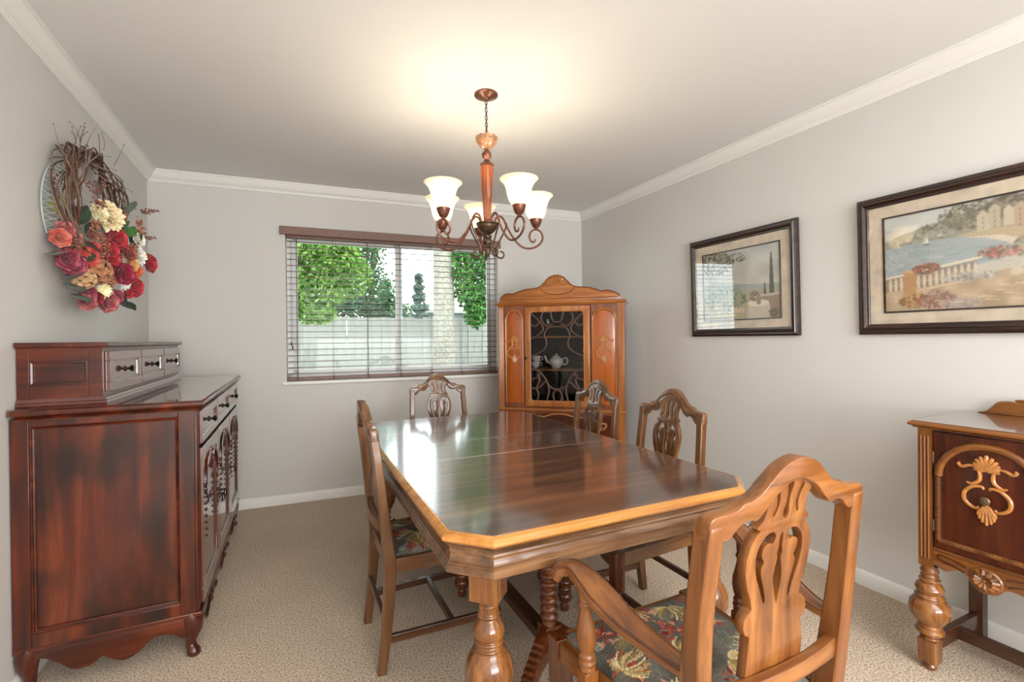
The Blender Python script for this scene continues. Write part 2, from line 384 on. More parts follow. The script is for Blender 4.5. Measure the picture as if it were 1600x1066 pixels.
# blinds
bl = thing('wooden_blind', 'brown wooden horizontal blind hanging open across the white window', 'blind', BW((S0+S1)/2, .04, Z0))
binv = bl.matrix_basis.inverted()
bo = Vector(bl.location)
def BL(s, o, z): p = Vector(BW(s, o, z))-bo; return p
mb = MB(); mb.box(S0-.035, S1+.018, -.040, -.026, 2.066, 2.128, BL); mb.box(S0-.035, S0-.023, -.027, -.002, 2.066, 2.128, BL); mb.box(S1+.006, S1+.018, -.027, -.002, 2.066, 2.128, BL)
mb.build('valance', val_m, bl, bev=.004)
mb = MB(); mb.box(S0+.008, S1-.008, .018, .06, 2.052, 2.100, BL); mb.build('head_rail', val_m, bl, bev=.002)
NS = 23; zt_, zb_ = 2.028, .995
mesh = None
for i in range(NS):
    z = zt_+(zb_-zt_)*i/(NS-1)
    if mesh is None:
        mb = MB(); a = math.radians(4)
        def sl(s, o, z): return BL(s, .04+o*math.cos(a)-z*math.sin(a), Z0+o*math.sin(a)+z*math.cos(a))
        mb.box(S0+.01, S1-.01, -.024, .024, -.0014, .0014, sl)
        o = mb.build('slat', slat_m, bl, ang=0); mesh = o.data
    else: o = newobj('slat', mesh, bl)
    o.location = (0, 0, z-Z0)
mb = MB(); mb.box(S0+.012, S1-.008, .016, .064, .945, .968, BL); mb.build('bottom_rail', val_m, bl, bev=.003)
for k in range(7):
    s = S0+.075+k*(S1-S0-.15)/6
    mb = MB()
    for o_ in (.016, .064): mb.box(s-.0012, s+.0012, o_-.001, o_+.001, .962, 2.055, BL)
    if k % 2 == 0: mb.box(s+.004, s+.0065, .039, .041, .962, 2.055, BL)
    mb.box(s-.005, s+.008, .012, .016, .944, .972, BL)
    mb.build('ladder_cord', cord_m, bl, ang=0)
mb = MB()
for s, zz in ((S0+.035, 1.24), (S0+.043, 1.21)):
    mb.tube([BL(s, .008, 2.03), BL(s, .008, zz)], .0012, 5); mb.lathe([(.001, .03), (.004, .022), (.006, 0), (.003, -.004)], 8, BL(s, .008, zz-.02))
mb.build('pull_cord', cord_m, bl)

# ------------------------------------------------------------------ dining table
TX, TY = .891, 1.978
tb = thing('dining_table', 'long dark walnut dining table with clipped corners and bulbous turned legs', 'table', (TX, TY, 0), -.0047)
HX, HY, CHF = .522, .908, .088
def octo(hx, hy, c): return [(-hx+c, -hy), (hx-c, -hy), (hx, -hy+c), (hx, hy-c), (hx-c, hy), (-hx+c, hy), (-hx, hy-c), (-hx, -hy+c)]
OC = octo(HX, HY, CHF)
ya, ybb = -.142, .180
def prism(poly, z0, z1):
    n = len(poly); v = [(x, y, z0) for x, y in poly]+[(x, y, z1) for x, y in poly]
    return v, [tuple(range(n))[::-1], tuple(range(n, 2*n))]+[(k, (k+1) % n, n+(k+1) % n, n+k) for k in range(n)]
g = .0009
for nm, poly in (('tabletop_board', [OC[0], OC[1], OC[2], (HX, ya-g), (-HX, ya-g), OC[7]]), ('tabletop_board', [(-HX, ybb+g), (HX, ybb+g), OC[3], OC[4], OC[5], OC[6]]),
                 ('leaf_board', [(-HX, ya+g), (.03-g, ya+g), (.03-g, ybb-g), (-HX, ybb-g)]), ('leaf_board', [(.03+g, ya+g), (HX, ya+g), (HX, ybb-g), (.03+g, ybb-g)])):
    v, f = prism(poly, .740, .760); mk(nm, v, f, top_m, tb, ang=0, bev=.0008)
mb = MB(); ringsweep(mb, OC, [(0, .736), (0, .7595), (.004, .7595), (.014, .755), (.021, .748), (.022, .742), (.019, .737), (.012, .733), (0, .733)])
mb.build('edge_moulding', tedge_m['x'], tb, ang=20)
mb = MB(); ringsweep(mb, OC, [(-.02, .734), (.010, .734), (.006, .727), (-.001, .721), (-.002, .711), (.000, .706), (-.004, .704), (-.005, .698), (-.003, .694), (-.001, .688), (.0, .682), (.004, .679), (.004, .675), (.008, .672), (.009, .660), (.009, .655), (.004, .651), (-.02, .651)])
mb.build('apron', apron_m['x'], tb, ang=20)
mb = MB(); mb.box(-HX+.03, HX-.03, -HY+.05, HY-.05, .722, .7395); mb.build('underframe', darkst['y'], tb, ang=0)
LEGP = [(.024, .552), (.030, .549), (.030, .543), (.025, .540), (.029, .537), (.030, .531), (.026, .528), (.027, .518), (.027, .512), (.031, .509), (.031, .503), (.027, .500), (.029, .494), (.036, .486), (.042, .474), (.044, .462), (.042, .451), (.037, .447), (.036, .443), (.041, .440), (.041, .434), (.036, .431), (.038, .426), (.038, .419), (.044, .416), (.045, .411),
        (.052, .402), (.060, .388), (.0655, .370), (.067, .352), (.0665, .342), (.064, .340), (.0665, .338), (.063, .318), (.055, .296), (.045, .276), (.036, .262), (.033, .255), (.038, .251), (.038, .244), (.030, .240), (.028, .232), (.034, .226), (.036, .218), (.034, .210), (.030, .206)]
LEGP = LEGP[::-1]
lm_ = None
for sx, sy in ((-1, -1), (1, -1), (-1, 1), (1, 1)):
    c = (sx*(HX-.115), sy*(HY-.105))
    if lm_ is None:
        mb = MB(); mb.lathe(LEGP, 32)
        def r45(x, y, z): k = .70711; return (k*(x-y), k*(x+y), z)
        h = .040; mb.box(-h, h, -h, h, .552, .70, r45); mb.box(-.044, .044, -.044, .044, .085, .207, r45)
        mb.lathe([(.02, 0), (.034, .002), (.046, .014), (.050, .034), (.046, .058), (.034, .072), (.030, .085)], 28)
        o = mb.build('leg', tleg_m['z'], tb, ang=40, bev=.0015); lm_ = o.data
    else: o = newobj('leg', lm_, tb)
    o.location = (c[0], c[1], 0)
# centre support with ring turning and scrolled, notched feet
cl = (-.012, -.435)
mb = MB(); prof = [(.030, .17)]
for i in range(7):
    z = .19+i*.031; prof += [(.026, z), (.034, z+.007), (.036, z+.0135), (.034, z+.020), (.026, z+.027)]
prof += [(.022, .415), (.036, .425), (.052, .45), (.056, .49), (.050, .53), (.038, .56), (.03, .57), (.034, .58), (.03, .60), (.03, .72)]
mb.lathe(prof, 24, (cl[0], cl[1], 0)); mb.box(cl[0]-.034, cl[0]+.034, cl[1]-.034, cl[1]+.034, .08, .175)
mb.build('centre_leg', leg_m['z'], tb, ang=50, bev=.001)
foot = [(0, .17), (.04, .168), (.075, .150)]
for i in range(8):
    x = .085+i*.018; z = .140-i*.014
    foot += [(x, z+.008), (x+.010, z+.007), (x+.012, z-.004)]
foot += [(.235, .018), (.235, .0), (.175, .0), (.13, .05), (.08, .062), (0, .06)]
for ang in (215, 325):
    a = math.radians(ang)
    v, f = plate([foot], .045, .003, lambda x, y, z: (cl[0]+x*math.cos(a)-z*math.sin(a), cl[1]+x*math.sin(a)+z*math.cos(a), y))
    mk('scroll_foot', v, f, leg_m['x'], tb)
mb = MB(); mb.box(cl[0]-.03, cl[0]+.03, cl[1], HY-.14, .09, .125); mb.box(-(HX-.13), HX-.13, HY-.135, HY-.075, .09, .125); mb.build('stretcher', darkst['y'], tb, bev=.003)

# ------------------------------------------------------------------ tapestry canvas
def stamp(cv, x, y, r, c, al=1.):
    H_, W_, _ = cv.shape; x0, x1 = int(max(0, x-r)), int(min(W_, x+r+1)); y0, y1 = int(max(0, y-r)), int(min(H_, y+r+1))
    if x1 <= x0 or y1 <= y0: return
    yy, xx = np.mgrid[y0:y1, x0:x1]; m = ((xx-x)**2+(yy-y)**2 <= r*r)
    cv[y0:y1, x0:x1][m] = cv[y0:y1, x0:x1][m]*(1-al)+np.array(c)*al
def stroke(cv, p0, p1, bend, r0, r1, c, al=1.):
    p0 = np.array(p0, float); p1 = np.array(p1, float); d = p1-p0; n = np.array((-d[1], d[0])); L_ = max(2, int(np.hypot(*d)))
    for i in range(L_+1):
        t = i/L_; p = p0+d*t+n*bend*4*t*(1-t); stamp(cv, p[0], p[1], max(.6, r0+(r1-r0)*t), c, al)
def vnoise(H_, W_, s, seed=0):
    r = np.random.RandomState(seed); gy, gx = int(H_/s)+3, int(W_/s)+3; g_ = r.rand(gy, gx)
    y = np.arange(H_)/s; x = np.arange(W_)/s; yi = y.astype(int); xi = x.astype(int); fy = (y-yi)[:, None]; fx = (x-xi)[None]
    fy = fy*fy*(3-2*fy); fx = fx*fx*(3-2*fx)
    a = g_[np.ix_(yi, xi)]; b = g_[np.ix_(yi, xi+1)]; c = g_[np.ix_(yi+1, xi)]; d = g_[np.ix_(yi+1, xi+1)]
    return (a*(1-fx)+b*fx)*(1-fy)+(c*(1-fx)+d*fx)*fy
def tapestry(seed, n=190):
    r = np.random.RandomState(seed); cv = np.zeros((n, n, 3)); nz = vnoise(n, n, 22, seed)[..., None]
    cv[:] = np.array((74, 70, 62))*(1-nz)+np.array((118, 118, 106))*nz
    for k in range(30):   # grey-green leaves
        x, y = r.rand(2)*n; a = r.rand()*6.28; L_ = r.uniform(14, 30); c = [(112, 118, 112), (92, 92, 78), (140, 142, 134)][r.randint(3)]
        stroke(cv, (x, y), (x+L_*math.cos(a), y+L_*math.sin(a)), r.uniform(-.15, .15), 6, 1.5, c)
        stroke(cv, (x, y), (x+L_*math.cos(a), y+L_*math.sin(a)), r.uniform(-.1, .1), .8, .6, (60, 62, 56))
    fl = [(n*.52, n*.62), (n*.18, n*.2), (n*.85, n*.25), (n*.15, n*.82), (n*.9, n*.85), (n*.55, n*.1), (n*.4, n*.38), (n*.75, n*.62), (n*.1, n*.5), (n*.48, n*.9)]
    for (x, y) in fl:     # red flowers
        for k in range(44):
            a = r.rand()*6.28; d = r.uniform(0, 26); xx, yy = x+d*math.cos(a), y+d*math.sin(a); L_ = r.uniform(4, 10)
            c = [(152, 58, 44), (178, 84, 62), (122, 40, 34), (206, 140, 112), (168, 66, 50)][r.randint(5)]
            stroke(cv, (xx, yy), (xx+L_*math.cos(a+r.uniform(-.6, .6)), yy+L_*math.sin(a)), .1, 2.4, .8, c)
    fans = [(n*.38, n*.40, .6), (n*.78, n*.55, 2.2), (n*.30, n*.66, 3.6), (n*.68, n*.86, 4.2), (n*.62, n*.28, 5.4), (n*.05, n*.5, 0.2), (n*.4, n*.95, 4.8), (n*.92, n*.3, 2.6), (n*.2, n*.12, 1.0)]
    for (x, y, a0) in fans:   # beige feather fans
        for k in range(17):
            a = a0+(k-8)*.17; L_ = r.uniform(32, 46)*(1-.012*(k-8)**2*.5)
            c = [(196, 172, 122), (166, 146, 92), (212, 194, 150), (138, 120, 72)][r.randint(4)]
            stroke(cv, (x+4*math.cos(a), y+4*math.sin(a)), (x+L_*math.cos(a), y+L_*math.sin(a)), .12*math.copysign(1, k-8), 1.7, 1.2, c)
    cv = cv*(.82+.36*r.rand(n, n, 1))
    return np.clip(cv, 0, 255)
def tolin(a):
    a = a/255.; return np.where(a <= .04045, a/12.92, ((a+.055)/1.055)**2.4)
def cushion(name, cv, wf, wb, y0, y1, z, thick, crown_, parent, n=120):
    """upholstered drop-in seat: grid with a domed top and rolled sides, coloured from the woven pattern"""
    H_, W_, _ = cv.shape; v = []; c = []; f = []
    for j in range(n+1):
        for i in range(n+1):
            u = i/n; w = j/n; hw = wb+(wf-wb)*w
            e = min(u, 1-u, w, 1-w); roll = 1-(1-min(1, e/.07))**2.2
            v.append(((u*2-1)*hw, y0+(y1-y0)*w, z+thick*roll+crown_*(16*u*(1-u)*w*(1-w))**.8))
            c.append(cv[min(H_-1, int(w*(H_-1))), min(W_-1, int(u*(W_-1)))])
    for j in range(n):
        for i in range(n):
            a = j*(n+1)+i; f.append((a, a+1, a+n+2, a+n+1))
    ring = [i for i in range(n+1)]+[j*(n+1)+n for j in range(1, n+1)]+[n*(n+1)+i for i in range(n-1, -1, -1)]+[j*(n+1) for j in range(n-1, 0, -1)]
    f.append(tuple(ring[::-1]))
    return mk(name, v, f, fab_m, parent, ang=80, cols=tolin(np.array(c)))
TAP1 = tapestry(3); TAP2 = tapestry(11, 230)

# ------------------------------------------------------------------ chairs
def chair(name, label, WD, mats, arm=False, loc=(0, 0, 0), rz=0):
    """local frame: x right, +y forward (the seat front), origin on the floor under the seat"""
    wm, lm, sm = mats
    t = thing(name, label, 'chair', loc, rz)
    wb = .182*WD; wf = (.215 if arm else .205)*WD; wt = .197*WD            # half widths: rear at seat, front, top
    yR = -.19; yF = .235 if not arm else .262
    def back(x, z):      # plane of the back: y as a function of height
        return yR-.004-(z-.43)*.10-(.02*max(0, (z-.75)))
    # rear posts
    for s in (-1, 1):
        pts = [(s*(wb-.004), yR-.035, 0), (s*(wb-.002), yR-.012, .2), (s*wb, yR, .40), (s*wb, back(0, .5), .50), (s*(wb+(wt-wb)*.45), back(0, .7), .70), (s*(wt-.017), back(0, .905), .905)]
        pts = cr(pts, 4); m = len(pts)
        wd = [.030+.006*math.sin(PI*min(1, i/(m*.75))) for i in range(m)]; hd = [.032+.010*math.sin(PI*min(1, i/(m*.8))) for i in range(m)]
        if arm: wd = [w*1.25 for w in wd]; hd = [h*1.25 for h in hd]
        mb = MB(); mb.bar(pts, (1, 0, 0), wd, hd); o = mb.build('rear_leg', wm['z'], t, ang=30, bev=.004)
    # crest rail
    k = WD; hw = wt+.003
    top = [(-1.0, .000), (-.985, .012), (-.93, .018), (-.80, .020), (-.70, .024), (-.64, .034), (-.56, .036), (-.46, .046), (-.34, .070), (-.2, .094), (0, .106)]
    top = top+[(-x, z) for x, z in top[::-1][1:]]
    low = [(1.0, -.030), (.93, -.030), (.80, -.034), (.74, -.026), (.66, -.010), (.56, -.004), (.48, -.008), (.38, .010), (.24, .040), (.1, .056), (0, .060)]
    low = low+[(-x, z) for x, z in low[::-1][1:]]
    out = cr([(x*hw, .905+z) for x, z in top], 3)+cr([(x*hw, .905+z) for x, z in low], 3)
    th = .030 if not arm else .034
    v, f = plate([out[::-1]], th, .005, lambda x, y, z: (x, back(x, y)-z-.006*(1-(x/hw)**2), y))
    cro = mk('crest_rail', v, f, wm['x'], t, ang=40)
    mb = MB(); tl = cr([(x*hw*.62/.64, .905+z) for x, z in ((-.62, .012), (-.5, .022), (-.42, .036), (-.3, .062), (-.15, .080), (0, .086), (.15, .080), (.3, .062), (.42, .036), (.5, .022), (.62, .012))], 4)
    mb.tube([(x, back(x, z)-.006*(1-(x/hw)**2)+th/2+.001, z) for x, z in tl], .0045, 6); mb.tube([(x*.96, back(x, z-.022)-.006*(1-(x/hw)**2)+th/2+.0005, z-.020) for x, z in tl], .003, 6); mb.build('bead_moulding', wm['x'], cro)
    # splat
    sh = [(.076, .548), (.074, .60), (.070, .640), (.080, .646), (.085, .662), (.083, .676), (.074, .688), (.064, .694), (.068, .715), (.078, .742), (.085, .775), (.086, .805), (.080, .832), (.068, .853), (.060, .860), (.070, .866), (.066, .872), (.056, .884), (.052, .905), (.056, .925), (.062, .936), (.076, .938), (.082, .948), (.078, .960), (.064, .972), (.0, .985)]
    sw = WD*.98
    o_ = [(x*sw, z) for x, z in sh]; o_ = o_+[(-x, z) for x, z in o_[::-1][1:]]
    oval = cr([(.016, .838), (.024, .850), (.040, .847), (.056, .828), (.062, .800), (.058, .768), (.046, .735), (.036, .705), (.031, .700), (.033, .722), (.042, .752), (.046, .775), (.040, .788), (.047, .802), (.046, .820), (.034, .828), (.022, .826)], 3, True)
    cen = cr([(0, .846), (.004, .832), (.0035, .815), (.007, .800), (.004, .790), (.008, .770), (.011, .745), (.007, .720), (0, .690), (-.007, .720), (-.011, .745), (-.008, .770), (-.004, .790), (-.007, .800), (-.0035, .815), (-.004, .832)], 2, True)
    key = cr([(0, .958), (.007, .952), (.006, .942), (.0035, .925), (.004, .905), (.007, .892), (.005, .880), (0, .876), (-.005, .880), (-.007, .892), (-.004, .905), (-.0035, .925), (-.006, .942), (-.007, .952)], 2, True)
    slot = cr([(.033, .950), (.037, .944), (.030, .925), (.029, .905), (.034, .890), (.030, .886), (.023, .905), (.024, .928)], 3, True)
    S_ = lambda P_, m=1: [(x*sw*m, z) for x, z in P_][::m]
    v, f = plate([o_, S_(oval), S_(oval, -1), S_(cen), S_(key), S_(slot), S_(slot, -1)], .016 if not arm else .022, .0018, lambda x, y, z: (x, back(x, y)-z+.004+.010*math.sin(PI*min(1, max(0, (y-.6)/.36))), y))
    mk('splat', v, f, wm['z'], t, ang=30)
    # lower back rail (bowed)
    zr = .540; mb = MB(); pts = [(x*(wb+.006)*1.02, back(0, zr)-.022*(1-x*x), zr) for x in np.linspace(-1, 1, 13)]
    mb.bar(pts, (0, 0, 1), [.034+.010*abs(x)**3 for x in np.linspace(-1, 1, 13)], .024); mb.build('back_rail', wm['x'], t, ang=30, bev=.003)
    # seat rails
    zs0, zs1 = .372, .425
    for s in (-1, 1):
        mb = MB(); mb.bar([(s*(wb-.002), yR+.015, (zs0+zs1)/2), (s*(wf-.004), yF-.02, (zs0+zs1)/2)], (0, 0, 1), zs1-zs0, .022); mb.build('seat_rail', wm['y'], t, ang=0, bev=.002)
    mb = MB(); mb.box(-wb, wb, yR-.010, yR+.012, zs0, zs1); mb.build('seat_rail', wm['x'], t, ang=0, bev=.002)
    sc = [(-wf+.02, zs1), (-wf+.02, zs0)]+cr([(-wf+.03, zs0-.012), (-wf*.6, zs0-.006), (-wf*.35, zs0+.008), (0, zs0-.012), (wf*.35, zs0+.008), (wf*.6, zs0-.006), (wf-.03, zs0-.012)], 5)+[(wf-.02, zs0), (wf-.02, zs1)]
    v, f = plate([sc], .022, .002, lambda x, y, z: (x, yF-.012-z, y)); mk('seat_rail', v, f, wm['x'], t)
    cushion('seat_cushion', TAP2 if arm else TAP1, wf-.012, wb-.016, yR+.016, yF-.016, zs1-.012, .026, .022, t, 130 if not arm else 170)
    # front legs
    lp = [(r*1.22 if .04 < z < .175 else r, z*1.11) for r, z in [(.014, 0), (.019, .004), (.021, .016), (.018, .030), (.016, .036), (.024, .044), (.029, .058), (.028, .070), (.022, .078), (.025, .082), (.0285, .094), (.026, .103), (.021, .107), (.0265, .113), (.028, .122), (.0255, .131), (.020, .135), (.0245, .141), (.0255, .150), (.023, .159), (.018, .164), (.020, .170), (.021, .176), (.016, .181), (.014, .200), (.0145, .215), (.018, .222), (.018, .228), (.014, .234), (.016, .243), (.022, .250)]]
    for s in (-1, 1):
        mb = MB(); q = 1.12 if arm else 1.0; c = (s*(wf-.012), yF-.012)
        mb.lathe([(r*q, z) for r, z in lp], 18, (c[0], c[1], 0)); mb.box(c[0]-.022*q, c[0]+.022*q, c[1]-.022*q, c[1]+.022*q, .278, zs1+.001)
        mb.build('front_leg', lm['z'], t, ang=50, bev=.002)
    # stretchers: H
    zst = .125
    for s in (-1, 1):
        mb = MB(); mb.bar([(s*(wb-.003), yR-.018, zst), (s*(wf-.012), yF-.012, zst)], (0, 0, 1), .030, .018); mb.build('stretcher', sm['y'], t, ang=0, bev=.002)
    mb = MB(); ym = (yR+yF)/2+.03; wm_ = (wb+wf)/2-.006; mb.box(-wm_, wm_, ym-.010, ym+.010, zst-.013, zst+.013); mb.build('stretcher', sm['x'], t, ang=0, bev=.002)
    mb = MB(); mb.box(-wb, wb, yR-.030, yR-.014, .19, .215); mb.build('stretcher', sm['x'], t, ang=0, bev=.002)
    if arm:
        for s in (-1, 1):
            # arm: swept section, flaring out and scrolled down at the front
            P_ = cr([(wb+.004, back(0, .60)+.020, .600), (wb+.012, -.135, .603), (wb+.032, -.055, .620), (wb+.050, .015, .648), (wb+.060, .075, .672), (wb+.068, .118, .680), (wb+.082, .148, .670), (wb+.094, .160, .650)], 5)
            n_ = len(P_); path = [(s*x, y, z) for x, y, z in P_]
            mb = MB(); fr = []
            for i in range(n_):
                a = Vector(path[min(i+1, n_-1)])-Vector(path[max(i-1, 0)]); a.normalize()
                B_ = Vector((0, 0, 1)); B_ = (B_-a*B_.dot(a)).normalized(); A_ = a.cross(B_).normalized(); fr.append((A_, B_))
            vv = []; ff = []; sec = [(-1, -.55), (-.8, -.9), (-.3, -1), (.3, -1), (.8, -.9), (1, -.55), (.98, .15), (.86, .3), (.9, .42), (.74, .62), (.35, .8), (0, .86), (-.35, .8), (-.74, .62), (-.9, .42), (-.86, .3), (-.98, .15)]
            ns = len(sec)
            for i, (p, (A_, B_)) in enumerate(zip(path, fr)):
                u = i/(n_-1); w = .019+.021*math.exp(-((u-.42)/.26)**2)+.012*math.exp(-((u-.92)/.14)**2); h = .013+.005*u
                for a, b in sec: vv.append(Vector(p)+A_*(a*w)+B_*(b*h))
            for i in range(n_-1):
                for q in range(ns):
                    q2 = (q+1) % ns; ff.append((i*ns+q, i*ns+q2, (i+1)*ns+q2, (i+1)*ns+q))
            ff.append(tuple(range(ns))[::-1]); ff.append(tuple((n_-1)*ns+q for q in range(ns)))
            a_ = mk('arm_rest', vv, ff, wm['y'], t, ang=38)
            mb = MB()
            for q_ in (-1, 1): mb.tube([Vector(p)+A_*(q_*.86*(.019+.021*math.exp(-((i/(n_-1)-.42)/.26)**2)+.012*math.exp(-((i/(n_-1)-.92)/.14)**2)))+B_*((.013+.005*i/(n_-1))*.50) for i, (p, (A_, B_)) in enumerate(zip(path, fr))], .0026, 6)
            mb.build('arm_bead', lm['y'], a_)
            bp = [(.016, .0), (.019, .004), (.021, .012), (.019, .018), (.0225, .024), (.0225, .030), (.018, .035), (.021, .040), (.021, .046), (.017, .052), (.022, .070), (.025, .090), (.024, .112), (.018, .140), (.014, .158), (.013, .172), (.017, .177), (.017, .184), (.013, .188), (.015, .206), (.016, .232)]
            bx, by = wb+.052, .082
            mb = MB(); zt = .655; sc_ = (zt-.44)/.232
            top_p = (s*(wb+.060), .082); 
            def lean(x, y, z): u = z/.232; return (s*bx+(top_p[0]-s*bx)*u+x, by+(top_p[1]-by)*u+y, .44+z*sc_)
            mb.lathe(bp, 18, (0, 0, 0), lean); mb.box(s*bx-.019, s*bx+.019, by-.019, by+.019, .33, .445)
            mb.build('arm_support', leg_m['z'] if s > 0 else wm['z'], t, ang=50, bev=.002)
    return t
side = (oak, leg_m, darkst)
# chair on the left long side (faces +x)
c_left = chair('dining_chair', 'oak side chair on the left of the table, seen from behind beside the cherry sideboard', 1.0, side, loc=(.522, 1.972, 0), rz=-PI/2)
c_left['group'] = 'carved oak chairs around the dining table'
cm = {}
for c in bpy.data.objects:
    if c.parent: cm.setdefault(c.parent.name, []).append(c)
for lab, loc, rz in (('oak side chair at the far end of the table, below the window', (.938, 2.955, 0), PI),
                     ('nearer of the two oak side chairs right of the table, against the blank wall', (1.352, 1.650, 0), PI/2),
                     ('oak side chair right of the table, standing in front of the china cabinet', (1.360, 2.245, 0), PI/2)):
    c = copy_tree(c_left, None, cm); c.location = loc; c.rotation_euler = (0, 0, rz); c['label'] = lab; c['group'] = 'carved oak chairs around the dining table'
ac = chair('armchair', 'golden oak armchair with curved arms in the foreground at the near table end', 1.19, (oakl, leg_m, darkst), True, loc=(.915, .870, 0), rz=0)

# ------------------------------------------------------------------ chandelier
chn = thing('chandelier', 'five-light bronze chandelier with frosted bell shades hanging above the table', 'chandelier', (CH[0], CH[1], CEIL))
zc = -CEIL
mb = MB(); mb.lathe([(.0, -.030), (.012, -.029), (.014, -.022), (.030, -.020), (.034, -.015), (.046, -.013), (.050, -.009), (.058, -.007), (.058, 0)], 32); mb.build('ceiling_canopy', bronze_m, chn, ang=50)
mb = MB(); mb.tube([(0, 0, -.028), (0, 0, -.20)], .0018, 6); mb.build('cable', cord_m, chn)
nl = 9; z_ = -.030
for i in range(nl):
    zz = -.040-i*.0185; a = PI/2*(i % 2); ring_ = []
    for k in range(14):
        t = 2*PI*k/14; x = .0065*math.cos(t); z = .0125*math.sin(t); ring_.append((x*math.cos(a), x*math.sin(a), zz+z))
    mb = MB(); mb.tube(ring_, .0018, 6, close=True); mb.build('chain_link', bronzed_m, chn)
mb = MB(); mb.lathe([(.012, -.272), (.020, -.268), (.034, -.255), (.046, -.238), (.052, -.228), (.050, -.222), (.054, -.218), (.054, -.212), (.030, -.208), (.008, -.205)], 40, lobes=10, lob=.06); mb.build('crown_dish', plain('crown_gold', (150, 108, 74), .4, noise=.5, nscale=70, coat=.3), chn, ang=50)
mb = MB(); mb.lathe([(.010, -.275), (.012, -.280), (.022, -.286), (.025, -.298), (.022, -.310), (.012, -.317), (.010, -.322), (.014, -.326), (.016, -.331), (.012, -.336), (.028, -.340), (.034, -.344), (.034, -.349), (.030, -.352)][::-1], 28); mb.build('ball_collar', bronze_m, chn, ang=50)
col_m = wood('chandelier_column_glaze', (90, 36, 20), (158, 82, 44), (214, 160, 104), axis='z', rough=.2, coat=.6, mott=.4, mcol=(140, 60, 30))
mb = MB(); mb.lathe([(.012, -.632), (.018, -.628), (.019, -.60), (.024, -.50), (.029, -.42), (.031, -.375), (.030, -.356), (.026, -.351)], 40, lobes=10, lob=.07); mb.build('column', col_m, chn, ang=60)
mb = MB(); mb.lathe([(.010, -.69), (.018, -.688), (.034, -.676), (.047, -.660), (.052, -.648), (.050, -.644), (.056, -.641), (.056, -.636), (.034, -.634), (.022, -.630), (.016, -.626)], 36); mb.build('bowl', bronzed_m, chn, ang=50)
mb = MB(); mb.lathe([(.002, -.803), (.008, -.798), (.013, -.780), (.016, -.765), (.013, -.757), (.017, -.752), (.015, -.745), (.022, -.735), (.024, -.724), (.020, -.715), (.016, -.711), (.020, -.706), (.021, -.698), (.014, -.693), (.012, -.688)], 24); mb.build('finial', bronzed_m, chn, ang=50)
armp = cr([(.044, 1.800), (.040, 1.828), (.050, 1.852), (.070, 1.860), (.090, 1.843), (.112, 1.800), (.145, 1.752), (.190, 1.712), (.240, 1.706), (.284, 1.724), (.307, 1.756), (.300, 1.788), (.272, 1.804), (.243, 1.792), (.232, 1.764), (.242, 1.742), (.260, 1.740), (.266, 1.755)], 5)
brp = cr([(.098, 1.826), (.088, 1.790), (.068, 1.752), (.048, 1.712), (.040, 1.680), (.050, 1.658), (.070, 1.652), (.082, 1.666), (.076, 1.682), (.062, 1.684)], 5)
shade_m, nt, b = nodes('frosted_lamp_shade'); 
b.inputs['Base Color'].default_value = (*lin((250, 236, 208)), 1); b.inputs['Roughness'].default_value = .4; b.inputs['Emission Color'].default_value = (1, .88, .66, 1); b.inputs['Emission Strength'].default_value = .12
tr_ = N(nt, 'ShaderNodeBsdfTranslucent'); tr_.inputs[0].default_value = (1, .93, .8, 1); mxs = N(nt, 'ShaderNodeMixShader'); mxs.inputs[0].default_value = .32
nt.links.new(b.outputs[0], mxs.inputs[1]); nt.links.new(tr_.outputs[0], mxs.inputs[2]); nt.links.new(mxs.outputs[0], nt.nodes['Material Output'].inputs[0])
bulb_m, nt, b = nodes('lit_bulb'); b.inputs['Emission Color'].default_value = (1, .86, .62, 1); b.inputs['Emission Strength'].default_value = 5
prims = {}
for k in range(5):
    a = math.radians((-141, -52, 14, 102, 160)[k]-25.4); ca, sa = math.cos(a), math.sin(a)
    rt = .25
    if not prims:
        mb = MB(); mb.tube([(r*.926, 0, z+zc) for r, z in armp], [.0052]*(len(armp)-8)+[.0052-.0003*i for i in range(8)], 8); prims['arm'] = mb.build('arm', bronze_m, chn)
        mb = MB(); mb.tube([(r, 0, z+zc) for r, z in brp], .0042, 8); prims['brace'] = mb.build('scroll_brace', bronzed_m, chn)
        mb = MB(); mb.lathe([(.006, 1.800+zc), (.010, 1.804+zc), (.009, 1.810+zc), (.017, 1.815+zc), (.026, 1.832+zc), (.031, 1.848+zc), (.032, 1.854+zc), (.010, 1.854+zc)], 24, (rt, 0, 0)); prims['cup'] = mb.build('lamp_cup', bronze_m, chn, ang=50)
        so = [(.026, 1.855), (.039, 1.864), (.049, 1.884), (.055, 1.912), (.061, 1.936), (.072, 1.957), (.088, 1.972)]
        si = [(r-.003, z+.001) for r, z in so[::-1]]
        mb = MB(); mb.lathe([(r, z+zc) for r, z in cr(so, 3)+cr(si, 3)], 36, (rt, 0, 0)); sd = mb.build('lamp_shade', shade_m, chn, ang=80)
        mb = MB(); mb.lathe([(.008, 1.852+zc), (.012, 1.864+zc), (.018, 1.880+zc), (.020, 1.893+zc), (.014, 1.908+zc), (.001, 1.914+zc)], 16, (rt, 0, 0)); bu = mb.build('light_bulb', bulb_m, sd)
        prims['shade'] = sd; prims['bulb'] = bu
        for o in (prims['arm'], prims['brace'], prims['cup'], sd): o.rotation_euler = (0, 0, a)
    else:
        for q in ('arm', 'brace', 'cup', 'shade'):
            c = prims[q].copy(); COL.objects.link(c); c.parent = chn; c.rotation_euler = (0, 0, a)
            if q == 'shade': c2 = prims['bulb'].copy(); COL.objects.link(c2); c2.parent = c
    lamp('shade_lamp', 'POINT', (CH[0]+rt*ca, CH[1]+rt*sa, 1.936), .92, (1, .93, .82), radius=.03)

